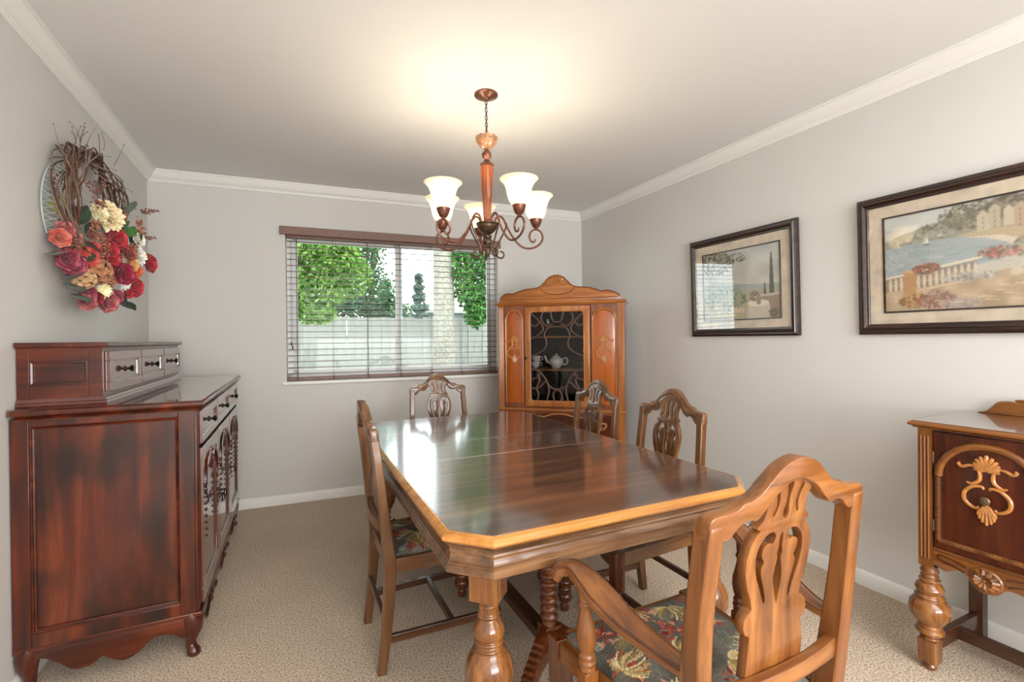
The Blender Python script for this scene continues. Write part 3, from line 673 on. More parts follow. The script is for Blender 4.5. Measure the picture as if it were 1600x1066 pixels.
# ------------------------------------------------------------------ carved ornament helpers
def raised(poly_or_pts, th=.006, n=4):
    return cr(poly_or_pts, n, True)
def cartouche(mb, cx, cz, s, put):
    """gilt carving: shell on top, two S scrolls, open ring, small shell below; s = half height; put(x, z, out) -> point"""
    def T(pts, r, r2=None):
        P_ = cr(pts, 5); m = len(P_); rr = [r*(.55+.45*math.sin(PI*min(1, max(0, i/(m-1))))) for i in range(m)]
        mb.tube([put(cx+x*s, cz+z*s, r*.5) for x, z in P_], rr, 7)
    for k in range(-4, 5):                                                  # top shell ribs, fanned
        a = k*.34; L_ = .40-.035*abs(k)
        T([(k*.012, .50), (math.sin(a)*L_*.6, .54+math.cos(a)*L_*.6), (math.sin(a)*L_*1.05, .54+math.cos(a)*L_)], .060*s)
    for q in (-1, 1):
        T([(q*.20, .62), (q*.36, .60), (q*.50, .54), (q*.58, .60), (q*.54, .64)], .045*s)
        T([(q*.26, .52), (q*.16, .50), (q*.13, .36), (q*.16, .22), (q*.30, .12), (q*.40, .14)], .050*s)
        T([(q*.06, .02), (q*.10, .08), (q*.28, .05), (q*.44, -.12), (q*.46, -.32), (q*.36, -.46), (q*.22, -.52), (q*.16, -.46)], .052*s)
    for k in range(-3, 4):                                                  # lower shell, fanned downwards
        a = k*.30; L_ = .40-.045*abs(k)
        T([(k*.014, -.42), (math.sin(a)*L_*.7, -.50-math.cos(a)*L_*.55), (math.sin(a)*L_*.80, -.54-math.cos(a)*L_*.95)], .050*s)
    T([(0, -.30), (0, -.46)], .045*s)

# ------------------------------------------------------------------ cherry sideboard (left wall)
sb = thing('sideboard', 'large dark cherry sideboard with scalloped feet and carved doors along the left wall', 'sideboard', (XL+.004, 2.225, 0))
SLn, SD, SH = 1.50, .545, 1.02
mb = MB(); mb.box(0, SD-.012, .012, SLn-.012, .16, .985); mb.build('carcass', cherry['z'], sb, ang=0)
def panel_end(y, d):   # framed end panel; d=-1 outward direction sign
    mb = MB()
    Y0, Y1 = (y-.004, y+.016) if d < 0 else (y-.016, y+.004)
    mb.box(0, .050, Y0, Y1, .16, .985); mb.box(.486, SD-.008, Y0, Y1, .16, .985); mb.box(.05, .486, Y0, Y1, .956, .985); mb.box(.05, .486, Y0, Y1, .16, .222)
    return mb
for y, d in ((0, -1), (SLn, 1)):
    o = panel_end(y, d).build('end_frame', cherry['z'], sb, bev=.002)
    mb = MB(); P_ = [(.050, .222), (.486, .222), (.486, .956), (.05, .956)]
    pr_ = [(-.012, 0), (-.012, .008), (-.008, .010), (-.004, .007), (0, .010), (0, 0)]
    ringsweep(mb, P_, pr_, (lambda x, z, h, y=y, d=d: (x, y+.004*-d+d*(h-.008), z))); mb.build('panel_moulding', cherry['x'], o, ang=30)
    # scalloped skirt + base moulding
    pts = [(.03, .16), (.03, .095)]+cr([(.040, .100), (.071, .130), (.116, .104), (.160, .066), (.203, .064), (.225, .074), (.245, .088), (.262, .076), (.285, .062), (.314, .054), (.356, .074), (.385, .104), (.415, .114), (.450, .110), (.485, .088)], 4)+[(.505, .08), (.505, .16)]
    v, f = plate([pts], .02, .002, lambda a, b, c, y=y, d=d: (a, y+(.008+c) if d < 0 else y-(.008+c), b)); mk('skirt', v, f, cherry['x'], sb)
    mb = MB(); yy = y-.006 if d < 0 else y-.004; mb.box(0, SD+.012, yy, yy+.01, .160, .176); mb.build('base_moulding', cherry['x'], sb, bev=.003)
# corner posts
for y in (.004, SLn-.026):
    mb = MB(); mb.box(SD-.018, SD+.004, y, y+.022, .16, .985); mb.build('corner_post', cherry['z'], sb, bev=.006)
# front skirt and moulding
fp = [(.02, .165), (.02, .10)]
for i in range(3):
    o0 = .03+i*.47
    fp += cr([(o0, .10), (o0+.05, .11), (o0+.11, .085), (o0+.17, .062), (o0+.21, .07), (o0+.235, .085), (o0+.26, .07), (o0+.30, .062), (o0+.36, .085), (o0+.42, .11), (o0+.46, .10)], 3)
fp += [(1.44, .10), (1.44, .165)]
v, f = plate([fp], .02, .002, lambda a, b, c: (SD-.004+c, a, b)); fs = mk('skirt', v, f, cherry['y'], sb)
mb = MB()
for i in range(3):
    o0 = .03+i*.47+.235
    for q in (-1, 1):
        P_ = cr([(o0, .115), (o0+q*.04, .125), (o0+q*.09, .10), (o0+q*.14, .085), (o0+q*.17, .10)], 4); mb.tube([(SD+.009, a, b) for a, b in P_], [.007*(1-.5*k/len(P_)) for k in range(len(P_))], 6)
    mb.ball((SD+.010, o0, .10), .014, 10, 6, (.5, 1, 1.2))
mb.build('skirt_carving', cherry['y'], fs)['kind'] = 'stuff'
mb = MB(); mb.box(SD-.01, SD+.014, -.004, SLn+.004, .160, .176); mb.build('base_moulding', cherry['y'], sb, bev=.004)
# cabriole feet
def cabriole(px, py, ox, oy):
    mb = MB(); pts = []
    for z, o, r in ((.165, 0, .036), (.135, .008, .036), (.10, .008, .030), (.07, .001, .022), (.045, -.003, .018), (.028, .002, .019), (.016, .008, .024), (.006, .010, .024), (0, .008, .018)):
        pts.append((px+ox*o, py+oy*o, z, r))
    mb.tube([p[:3] for p in pts], [p[3] for p in pts], 12); return mb
for px, py, ox, oy in ((SD-.030, .028, 1, -1), (SD-.030, SLn-.03, 1, 1), (.032, .028, -.3, -1), (.032, SLn-.03, -.3, 1)):
    cabriole(px, py, ox, oy).build('foot', cherry['z'], sb, ang=60)
# top slab with moulded edge
sp_ = [(0, -.028), (SD+.028, -.028), (SD+.028, SLn+.028), (0, SLn+.028)]
mb = MB(); mb.box(0, SD+.020, -.020, SLn+.020, .9955, 1.02); mb.build('top', cherrytop['y'], sb, bev=.002)
mb = MB(); ringsweep(mb, [(.02, -.02), (SD+.02, -.02), (SD+.02, SLn+.02), (.02, SLn+.02)], [(-.01, .981), (.000, .981), (.002, .985), (-.004, .989), (-.002, .993), (.004, .996), (.007, .999), (.0095, 1.004), (.0095, 1.010), (.007, 1.015), (.002, 1.0185), (-.004, 1.0198), (-.01, 1.0198)]); mb.build('top_moulding', cherry['y'], sb, ang=50)
# drawers and doors on the front
def knob(mb, x, y, z, s=1.):
    mb.lathe([(.013*s, 0), (.012*s, .003*s), (.006*s, .005*s), (.005*s, .012*s), (.008*s, .016*s), (.013*s, .020*s), (.014*s, .025*s), (.010*s, .030*s), (.001, .032*s)], 14, (0, 0, 0), lambda a, b, c: (x+c, y+a, z+b))
def front_panel(mb, x, y0, y1, z0, z1, w, th, dp):
    """framed front in the x=const plane, proud by th, recessed field by dp"""
    for a, b, c, d in ((y0, y1, z0, z0+w), (y0, y1, z1-w, z1), (y0, y0+w, z0+w, z1-w), (y1-w, y1, z0+w, z1-w)): mb.box(x, x+th, a, b, c, d)
    mb.box(x, x+th-dp, y0+w, y1-w, z0+w, z1-w)
    P_ = [(y0+w, z0+w), (y1-w, z0+w), (y1-w, z1-w), (y0+w, z1-w)]
    ringsweep(mb, P_, [(-.008, -.001), (-.008, .004), (-.005, .006), (-.002, .004), (0, .008), (0, -.001)], lambda a, b, h: (x+th-.008+h, a, b))
XF = SD-.006
for i in range(3):
    y0 = .036+i*.478; y1 = y0+.468
    mb = MB(); front_panel(mb, XF, y0, y1, .838, .972, .030, .020, .007); d_ = mb.build('drawer', cherrytop['y'], sb, ang=30, bev=.0012)
    mb = MB(); knob(mb, XF+.014, (y0+y1)/2-.13*(0 if i else 1)*0, .905); mb.build('knob', knob_m, d_)
    mb = MB(); front_panel(mb, XF, y0, y1, .190, .820, .058, .020, .009); d_ = mb.build('door', cherrytop['z'], sb, ang=30, bev=.0012)
    mb = MB(); yc = (y0+y1)/2
    for q in (-1, 1):
        P_ = cr([(yc, .74), (yc+q*.05, .765), (yc+q*.11, .745), (yc+q*.16, .70), (yc+q*.17, .64), (yc+q*.155, .60)], 5); mb.tube([(XF+.021, a, b) for a, b in P_], [.010-.006*k/len(P_) for k in range(len(P_))], 6)
        for k in range(9):
            z = .72-k*.028; mb.ball((XF+.021, yc+q*(.172-.002*k), z-.06), .0075*(1-.05*k), 6, 4, (1, 1, 1.5))
        for k in range(5):
            a = q*(.3+.35*k); mb.ball((XF+.022, yc+math.sin(a)*.045, .735+math.cos(a)*.03-.02*k*.3), .010, 6, 4, (.7, 1, 1.5))
    mb.ball((XF+.022, yc, .715), .020, 8, 5, (.5, .8, 1.6)); mb.build('door_carving', cherry['z'], d_)
    for yk in ((y0+.03,) if i else (y1-.03,)):
        mb = MB(); mb.box(XF+.019, XF+.022, yk-.007, yk+.007, .46, .54); mb.lathe([(.004, 0), (.004, .022), (.007, .024), (.001, .028)], 8, (0, 0, 0), lambda a, b, c: (XF+.02+c, yk+a, .505+b))
        mb.tube([(XF+.043+.004*math.sin(t), yk+.014*math.sin(t), .487+.017*math.cos(t)) for t in np.linspace(0, 2*PI, 15)[:-1]], .0026, 6, close=True); mb.build('ring_pull', knob_m, d_)
# small chest of drawers standing on it
hu = thing('drawer_chest', 'low dark cherry drawer chest with three knobbed drawers resting on the sideboard top', 'chest', (XL+.004, 2.275, 1.02))
HL, HD = 1.33, .246
mb = MB(); mb.box(0, HD-.006, .010, HL-.006, .0, .215); mb.build('carcass', cherry['x'], hu, ang=0)
for y, d in ((0, -1), (HL, 1)):
    Y0, Y1 = (y, y+.012) if d < 0 else (y-.012, y)
    mb = MB(); mb.box(0, .034, Y0, Y1, .02, .215); mb.box(.198, HD-.004, Y0, Y1, .02, .215); mb.box(.034, .198, Y0, Y1, .165, .215); mb.box(.034, .198, Y0, Y1, .02, .078)
    o = mb.build('end_frame', cherry['x'], hu, bev=.0015)
    mb = MB(); ringsweep(mb, [(.034, .078), (.198, .078), (.198, .165), (.034, .165)], [(-.009, -.002), (-.009, .004), (-.004, .006), (0, .005), (0, -.002)], (lambda a, b, h, y=y, d=d: (a, y-d*.006+d*(h+.001), b))); mb.build('panel_moulding', cherry['x'], o, ang=30)
mb = MB(); ringsweep(mb, [(.0, 0), (HD, 0), (HD, HL), (0, HL)], [(-.02, 0), (.010, 0), (.012, .006), (.008, .012), (.010, .016), (.006, .022), (.000, .028), (-.02, .028)], None); mb.v = [(max(0, a), b, c) for a, b, c in mb.v]; mb.build('base_moulding', cherrytop['y'], hu, ang=40)
mb = MB(); mb.box(0, HD+.012, -.012, HL+.012, .213, .217); mb.box(0, HD+.016, -.018, HL+.016, .217, .234); mb.build('top', cherry['y'], hu, bev=.006)
for i in range(3):
    y0 = .022+i*.432; y1 = y0+.420
    mb = MB(); front_panel(mb, HD-.006, y0, y1, .045, .198, .036, .020, .008); d_ = mb.build('drawer', cherrytop['y'], hu, ang=30, bev=.0012)
    mb = MB(); knob(mb, HD+.006, (y0+y1)/2, .122); mb.build('knob', knob_m, d_)

# ------------------------------------------------------------------ china cabinet (set across the far right corner)
ca = thing('china_cabinet', 'tall golden oak china cabinet with glazed door and shell crest, across the far corner', 'cabinet', (1.4896, 3.3879, 0), math.radians(-41))
CW, CDp = .968, .36
def cabbox(name, m, *bs, parent=ca, bev=.0015):
    mb = MB()
    for b_ in bs: mb.box(*b_)
    return mb.build(name, m, parent, ang=30, bev=bev)
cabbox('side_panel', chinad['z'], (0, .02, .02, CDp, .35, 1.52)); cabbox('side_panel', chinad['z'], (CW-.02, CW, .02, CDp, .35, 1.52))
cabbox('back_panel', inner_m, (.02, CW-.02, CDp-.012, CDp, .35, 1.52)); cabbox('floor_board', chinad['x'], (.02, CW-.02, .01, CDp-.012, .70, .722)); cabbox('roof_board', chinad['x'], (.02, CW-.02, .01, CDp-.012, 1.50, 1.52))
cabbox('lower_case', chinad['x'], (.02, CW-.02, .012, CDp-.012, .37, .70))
for x in (0, CW-.048):     # reeded corner posts
    mb = MB(); mb.box(x, x+.048, 0, .03, .35, 1.505)
    for k in range(3): mb.tube([(x+.012+.012*k, .0, .44), (x+.012+.012*k, .0, 1.49)], .0045, 6)
    mb.build('corner_post', china['z'], ca, ang=40)
# front frames around the two arched side panels
for x0, x1 in ((.048, .212), (.722, CW-.048)):
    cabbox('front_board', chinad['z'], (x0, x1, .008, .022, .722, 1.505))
    w_ = x1-x0; a0, a1 = x0+.014, x1-.014; r_ = (a1-a0)/2; xc = (a0+a1)/2
    arch = [(a0, .752), (a1, .752), (a1, 1.40)]+[(xc+r_*math.cos(t), 1.40+.078*math.sin(t)) for t in np.linspace(0, PI, 14)[1:-1]]+[(a0, 1.40)]
    v, f = plate([arch], .008, .001, lambda x, y, z: (x, .005+z, y)); pn = mk('inlay_panel', v, f, chinap['z'], ca)
    mb = MB(); mb.tube([(x, -.001, z) for x, z in arch], .0050, 6, close=True)
    mb.tube([(xc+(r_+.001)*math.cos(t), -.004, 1.385+.082*math.sin(t)) for t in np.linspace(0, PI, 18)], .008, 8); mb.build('arch_moulding', china['z'], pn)
    mb = MB(); cartouche(mb, xc, 1.165, .118, lambda x, z, o: (x, .0-o, z)); mb.build('applied_carving', carv_m, pn)
# door
D0, D1, DZ0, DZ1 = .216, .718, .726, 1.497
o_ = [(D0, DZ0), (D1, DZ0), (D1, DZ1), (D0, DZ1)]
g0, g1, h0, h1, rr = D0+.046, D1-.046, DZ0+.046, DZ1-.042, .022
inn = []
for cx, cz, a0 in ((g1-rr, h0+rr, -90), (g1-rr, h1-rr, 0), (g0+rr, h1-rr, 90), (g0+rr, h0+rr, 180)):
    for k in range(5): a = math.radians(a0+k*22.5); inn.append((cx+rr*math.cos(a), cz+rr*math.sin(a)))
v, f = plate([o_, inn], .022, .003, lambda x, y, z: (x, .004+z, y)); dr = mk('door', v, f, china['z'], ca)
mb = MB(); mb.tube([(x, -.007, z) for x, z in inn], .0035, 6, close=True); mb.build('door_bead', china['z'], dr)
mb = MB(); mb.box(g0-.005, g1+.005, .006, .009, h0-.005, h1+.005); mb.build('door_pane', cabglass_m, dr, ang=0)
gw, gh = g1-g0, h1-h0
def G(x, z): return (g0+x*gw, .001, h0+z*gh)
mb = MB(); rt_ = .0075
def arc(pts): mb.tube([G(*p) for p in cr(pts, 5)], rt_, 6)
for q in (0, 1):
    m_ = (lambda x: x) if q == 0 else (lambda x: 1-x)
    for pts in ([(.02, .98), (.16, .90), (.24, .80), (.10, .72), (0, .70)], [(.24, 1), (.20, .92), (.30, .84), (.42, .86)], [(.5, .83), (.34, .82), (.26, .74), (.30, .66), (.26, .58), (.10, .52), (0, .50)], [(.38, 1), (.42, .90), (.5, .88)],
                [(0, .86), (.10, .84), (.18, .90)], [(0, .36), (.14, .33), (.28, .24), (.34, .12), (.30, 0)], [(0, .24), (.12, .26), (.20, .32)], [(.0, .14), (.14, .14), (.24, .20), (.30, .22)], [(.12, 0), (.14, .08), (.10, .14), (.16, .22), (.12, .30)], [(.30, .20), (.40, .14), (.5, .13)], [(.44, 0), (.42, .08), (.5, .13)]):
        arc([(m_(x), z) for x, z in pts])
mb.build('door_tracery', plain('tracery_brown', (78, 52, 38), .5), dr)
mb = MB(); mb.lathe([(.008, 0), (.006, .006), (.010, .012), (.001, .018)], 12, (0, 0, 0), lambda a, b, c: (D0+.010+a, -.006-c, 1.10+b)); mb.build('knob', knob_m, dr)
for z in (1.012, 1.268): cabbox('shelf', china['x'], (.02, CW-.02, .04, CDp-.012, z-.014, z))
# cornice and crest
mb = MB(); ringsweep(mb, [(0, 0), (CW, 0), (CW, CDp), (0, CDp)], [(-.03, 1.505), (.002, 1.505), (.006, 1.512), (.014, 1.517), (.018, 1.524), (.018, 1.530), (.012, 1.534), (-.03, 1.534)]); mb.build('cornice', china['x'], ca, ang=40)
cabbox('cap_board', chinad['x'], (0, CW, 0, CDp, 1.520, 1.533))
top = [(.012, 1.534), (.015, 1.555), (.035, 1.585), (.075, 1.606), (.13, 1.603), (.165, 1.618), (.225, 1.634), (.30, 1.640), (.345, 1.655), (.380, 1.690), (.415, 1.722), (.465, 1.735), (.515, 1.722), (.55, 1.690), (.585, 1.655), (.63, 1.640), (.705, 1.634), (.765, 1.618), (.80, 1.603), (.855, 1.606), (.915, 1.585), (.945, 1.555), (.95, 1.534)]
ou = cr(top, 3); v, f = plate([ou[::-1]], .022, .003, lambda x, y, z: (x, .008-z, y)); cs = mk('crest_board', v, f, china['x'], ca)
mb = MB(); mb.tube([(x, -.004, z-.004) for x, z in ou[4:-4]], .005, 6)
mb.tube([(.475+.13*math.cos(t), -.004, 1.64+.055*math.sin(t)) for t in np.linspace(PI, 2*PI, 14)], .0035, 6); mb.tube([(x, -.004, 1.553) for x in np.linspace(.04, .92, 8)], .003, 6); mb.build('crest_moulding', chinad['x'], cs)
mb = MB()
for k in range(9):
    a = math.radians(18+k*18); mb.tube([(.466+.035*math.cos(a), -.006, 1.652+.030*math.sin(a)), (.466+.065*math.cos(a), -.009, 1.652+.048*math.sin(a)), (.466+.085*math.cos(a), -.006, 1.652+.062*math.sin(a))], [.004, .008, .005], 6)
mb.build('shell_carving', carv_m, cs)
# lower part: moulding, drawer fronts, apron, legs
mb = MB(); ringsweep(mb, [(0, 0), (CW, 0), (CW, CDp), (0, CDp)], [(-.03, .690), (.004, .690), (.010, .696), (.010, .703), (.004, .710), (-.03, .710)]); mb.build('waist_moulding', china['x'], ca, ang=40)
for x0, x1 in ((.05, .28), (.30, .67), (.69, .92)):
    mb = MB(); mb.box(x0, x1, -.004, .014, .46, .675); d_ = mb.build('drawer', mahog['x'], ca, bev=.003)
    if x1-x0 > .3:
        mb = MB(); mb.tube([(x, -.006, z) for x, z in cr([(x0+.01, .655), (x0+.06, .650), (x0+.12, .668), (x0+.19, .674), (x0+.25, .668), (x0+.31, .650), (x1-.01, .655)], 5)], .005, 6)
    else:
        mb = MB(); xc = (x0+x1)/2
        for q in (-1, 1): mb.tube([(xc+q*x, -.007, z) for x, z in cr([(0, .61), (.02, .615), (.03, .595), (.012, .575), (.004, .585)], 5)], .004, 6)
        mb.tube([(xc+.022*math.cos(t), -.006, .590+.028*math.sin(t)) for t in np.linspace(0, 2*PI, 17)[:-1]], .003, 6, close=True)
    mb.build('drawer_carving', carv_m, d_)
for x in (.035, CW-.035):
    for y in (.035, CDp-.035):
        mb = MB(); mb.lathe([(.018, 0), (.026, .01), (.022, .05), (.018, .07), (.028, .09), (.034, .14), (.030, .20), (.020, .24), (.024, .26), (.020, .29), (.026, .32), (.026, .38)], 18, (x, y, 0)); mb.build('leg', tleg_m['z'], ca)
# things inside the cabinet (top level, on its shelves)
cM = Matrix.Translation((1.4896, 3.3879, 0)) @ Matrix.Rotation(math.radians(-41), 4, 'Z')
def incab(name, label, cat, x, y, z, group=None):
    p = cM @ Vector((x, y, z)); return thing(name, label, cat, p, math.radians(-41), group)
def teapot_bm(mb, s=1.):
    mb.lathe([(r*s, z*s) for r, z in [(.028, 0), (.034, .004), (.034, .010), (.050, .028), (.057, .050), (.052, .072), (.036, .084), (.030, .088)]], 20)
tp = incab('teapot', 'white porcelain teapot on the middle shelf behind the cabinet glass', 'teapot', .430, .17, 1.012)
mb = MB(); teapot_bm(mb); mb.build('body', porc_m, tp)
mb = MB(); mb.lathe([(.032, .087), (.030, .094), (.016, .102), (.006, .105), (.008, .112), (.001, .118)], 16); mb.build('lid', porc_m, tp)
mb = MB(); mb.tube(cr([(-.045, 0, .04), (-.075, 0, .055), (-.088, 0, .088), (-.098, 0, .098)], 4), [.012-.0006*i for i in range(13)], 8); mb.build('spout', porc_m, tp)
mb = MB(); mb.tube(cr([(.048, 0, .07), (.075, 0, .085), (.092, 0, .065), (.082, 0, .035), (.052, 0, .030)], 4), .005, 6); mb.build('handle', porc_m, tp)
def cup(lab, x, y, z, h=.052, s=1., gname='white cups on the middle shelf'):
    t_ = incab('cup', lab, 'cup', x, y, z, gname)
    mb = MB(); mb.lathe([(.016*s, 0), (.018*s, .004), (.022*s, .008), (.034*s, h*.6), (.037*s, h), (.034*s, h), (.030*s, h*.6), (.014*s, .010)], 18); mb.build('bowl', porc_m, t_)
    mb = MB(); mb.tube(cr([(.033*s, 0, h*.85), (.052*s, 0, h*.8), (.050*s, 0, h*.4), (.028*s, 0, h*.35)], 3), .0028, 6); mb.build('handle', porc_m, t_); return t_
cup('lower white cup of the pair stacked left of the teapot', .262, .16, 1.012); cup('upper white cup of the pair stacked left of the teapot', .268, .16, 1.058)
cup('bottom white cup of the three stacked right in the cabinet', .675, .15, 1.012, .046, .8); cup('middle white cup of the three stacked right in the cabinet', .675, .15, 1.060, .05, .85); cup('topmost white cup of the three stacked right in the cabinet', .675, .15, 1.112, .055, .9)
dc = incab('decanter', 'clear glass decanter with ball stopper on the cabinet bottom shelf', 'decanter', .47, .16, .722)
mb = MB(); mb.lathe([(.040, 0), (.046, .006), (.048, .03), (.040, .075), (.026, .105), (.016, .118), (.014, .150), (.020, .158)], 20); mb.build('body', crystal_m, dc)
mb = MB(); mb.lathe([(.008, .150), (.010, .162), (.020, .176), (.023, .192), (.016, .206), (.001, .212)], 16); mb.build('stopper', crystal_m, dc)
for x, s, lab in ((.36, 1.0, 'left glass goblet on the upper cabinet shelf'), (.60, 1.0, 'right glass goblet on the upper cabinet shelf')):
    gb = incab('goblet', lab, 'goblet', x, .18, 1.268, 'glass goblets on the upper shelf')
    mb = MB(); mb.lathe([(.030, 0), (.028, .003), (.006, .008), (.005, .05), (.010, .058), (.030, .080), (.034, .110), (.030, .140), (.028, .140), (.032, .110), (.026, .082), (.002, .062)], 18); mb.build('bowl', crystal_m, gb)
pl = incab('bowl', 'shallow glass bowl beside the teapot on the middle shelf', 'bowl', .590, .17, 1.012)
mb = MB(); mb.lathe([(.024, 0), (.028, .004), (.046, .024), (.053, .040), (.050, .040), (.043, .026), (.024, .008)], 24); mb.build('body', crystal_m, pl)

# ------------------------------------------------------------------ buffet (right wall, runs out of the frame)
bf = thing('buffet', 'golden and mahogany oak buffet on bulbous turned legs against the right wall', 'buffet', (2.130, .938, 0), -PI/2)
BLn, BD = 1.16, .425       # local x: along the wall (towards the camera), local y: into the wall
mb = MB(); mb.box(.012, BLn-.012, .020, BD, .44, .905); mb.build('carcass', mahog['z'], bf, ang=0)
for x in (0, BLn-.042):
    for y in (0, BD-.042):
        mb = MB(); mb.box(x, x+.042, y, y+.042, .388, .905)
        if y == 0:
            for k in range(3): mb.tube([(x+.010+.011*k, -.001, .42), (x+.010+.011*k, -.001, .875)], .0040, 6)
        mb.build('corner_post', bufo['z'], bf, ang=40)
bt = [(0, 0), (BLn, 0), (BLn, BD), (0, BD)]
mb = MB(); mb.box(-.012, BLn+.012, -.014, BD+.012, .9135, .929); mb.build('top', buftop['x'], bf, bev=.001)
mb = MB(); ringsweep(mb, [(-.0, -.0), (BLn, 0), (BLn, BD-.012), (0, BD-.012)], [(-.02, .903), (.010, .903), (.013, .908), (.022, .912), (.024, .918), (.020, .923), (.012, .9285), (-.02, .9285)]); mb.build('top_moulding', bufo['x'], bf, ang=40)
sp = [(.02, .929)]+cr([(.025, .932), (.045, .938), (.062, .955), (.082, .978), (.110, .984), (.135, .983), (.142, .993), (.30, .997), (BLn/2, 1.005)], 4)
sp = sp+[(BLn-x, z) for x, z in sp[::-1]]
v, f = plate([sp[::-1]], .014, .002, lambda x, y, z: (x, BD-.006+z, y)); mk('splash_board', v, f, bufo['x'], bf)
def bdoor(x0, x1):
    mb = MB(); mb.box(x0, x1, .004, .022, .470, .893); d_ = mb.build('door', mahog['z'], bf, bev=.0015)
    a0, a1 = x0+.014, x1-.014; xc = (x0+x1)/2; r_ = (a1-a0)/2
    ar = [(xc+r_*math.cos(t), 0, .735+.128*math.sin(t)) for t in np.linspace(0, PI, 24)]
    mb = MB(); mb.sect(ar, [(Vector((math.cos(t), 0, math.sin(t))), Vector((0, -1, 0))) for t in np.linspace(0, PI, 24)], [(-.012, -.004), (-.010, .003), (-.004, .007), (.004, .007), (.010, .003), (.012, -.004)]); mb.build('arch_moulding', bufo['x'], d_, ang=50)
    mb = MB(); path = [(a0, .733), (a0, .500), (a1, .500), (a1, .733)]
    for (p, q) in zip(path[:-1], path[1:]):
        L_ = math.hypot(q[0]-p[0], q[1]-p[1]); n_ = int(L_/.0055)
        for k in range(n_):
            u = (k+.5)/n_; x = p[0]+(q[0]-p[0])*u; z = p[1]+(q[1]-p[1])*u
            dx, dz = (q[0]-p[0])/L_, (q[1]-p[1])/L_; nx, nz = -dz, dx
            mb.tube([(x+nx*.008-dx*.003, .001, z+nz*.008-dz*.003), (x, -.002, z), (x-nx*.008+dx*.003, .001, z-nz*.008+dz*.003)], [.0018, .0028, .0018], 5)
    mb.build('rope_moulding', bufo['z'], d_)
    mb = MB(); cartouche(mb, xc, .717, .128, lambda x, z, o: (x, .003-o, z)); mb.build('applied_carving', carv_m, d_)
    mb = MB(); mb.lathe([(.008, 0), (.006, .008), (.012, .012), (.015, .017), (.012, .022), (.001, .024)], 18, (0, 0, 0), lambda a, b, c: (xc+a, .002-c, .684+b)); mb.build('knob', brass_m, d_)
    for z in (.55, .80):
        mb = MB(); mb.tube([(x0-.001, .003, z-.02), (x0-.001, .003, z+.02)], .0035, 8); mb.build('hinge', brass_m, d_)
bdoor(.046, .338); bdoor(BLn-.338, BLn-.046)
for z0, z1 in ((.470, .66), (.675, .893)):
    mb = MB(); mb.box(.352, BLn-.352, .002, .022, z0, z1); d_ = mb.build('drawer', mahog['x'], bf, bev=.002)
    for x in (.45, BLn-.45):
        mb = MB(); mb.lathe([(.008, 0), (.006, .008), (.014, .016), (.001, .022)], 14, (0, 0, 0), lambda a, b, c: (x+a, -c, (z0+z1)/2+b)); mb.build('knob', brass_m, d_)
ap = [(.042, .462), (.042, .405)]+cr([(.050, .402), (.075, .392), (.098, .402), (.120, .412), (.142, .398), (.158, .372), (.188, .362), (.218, .372), (.236, .394), (.26, .400), (.32, .392), (.40, .402), (.50, .418), (BLn/2, .405)], 4)
ap = ap+[(BLn-x, z) for x, z in ap[::-1]]
v, f = plate([ap[::-1]], .018, .002, lambda x, y, z: (x, .012+z, y)); a_ = mk('apron', v, f, bufo['x'], bf)
for xx in (.188, BLn-.188):
    mb = MB(); 
    for k in range(12):
        a = 2*PI*k/12+.1; mb.tube([(xx+.006*math.cos(a), -.006, .410+.006*math.sin(a)), (xx+.024*math.cos(a), -.012, .410+.022*math.sin(a)), (xx+.038*math.cos(a), -.004, .410+.034*math.sin(a))], [.003, .0085, .005], 6)
    mb.ball((xx, -.010, .410), .006, 8, 6); mb.build('rosette', bufo['x'], a_)
    mb = MB(); mb.lathe([(.0, 0), (.044, 0), (.046, .004), (.042, .008), (.0, .008)], 24, (0, 0, 0), lambda a, b, c: (xx+a, .003-c, .410+b*.86)); mb.build('rosette_plate', bufo['x'], a_)
    mb = MB()
    for q in (-1, 1):
        P_ = cr([(xx+q*.052, .432), (xx+q*.075, .440), (xx+q*.125, .446), (xx+q*.128, .432), (xx+q*.11, .424), (xx+q*.08, .420), (xx+q*.056, .410)], 5); mb.tube([(x, .001, z) for x, z in P_], .0022, 5)
    mb.build('apron_line', mahog['x'], a_)
mb = MB(); mb.box(.042, BLn-.042, .0, .012, .456, .468); mb.build('front_rail', bufo['x'], bf, bev=.003)
BLEG = [(.022, .112), (.030, .116), (.030, .122), (.024, .126), (.034, .132), (.044, .142), (.042, .152), (.034, .158), (.038, .164), (.034, .170), (.046, .184), (.058, .204), (.063, .226), (.060, .246), (.048, .262), (.040, .268), (.046, .274), (.042, .280), (.036, .285), (.040, .292), (.044, .304), (.038, .318), (.028, .326), (.032, .332), (.032, .338), (.025, .342), (.028, .350), (.024, .358), (.028, .366), (.028, .372), (.024, .380), (.026, .390)]
for x in (.024, BLn-.024):
    mb = MB(); mb.lathe(BLEG, 26, (x, .022, 0)); mb.box(x-.027, x+.027, -.005, .049, .030, .113); mb.lathe([(.012, 0), (.020, .004), (.022, .014), (.016, .024), (.018, .032)], 16, (x, .022, 0)); mb.build('leg', tleg_m['z'], bf, ang=45, bev=.0015)
    mb = MB(); mb.box(x-.022, x+.022, BD-.046, BD-.002, 0, .39); mb.build('back_leg', darkst['z'], bf, bev=.002)
    mb = MB(); mb.box(x-.012, x+.012, .045, BD-.044, .062, .118); mb.build('stretcher', darkst['y'], bf, bev=.002)
mb = MB(); mb.box(.034, BLn-.034, BD/2-.012, BD/2+.012, .066, .112); mb.build('stretcher', darkst['x'], bf, bev=.002)

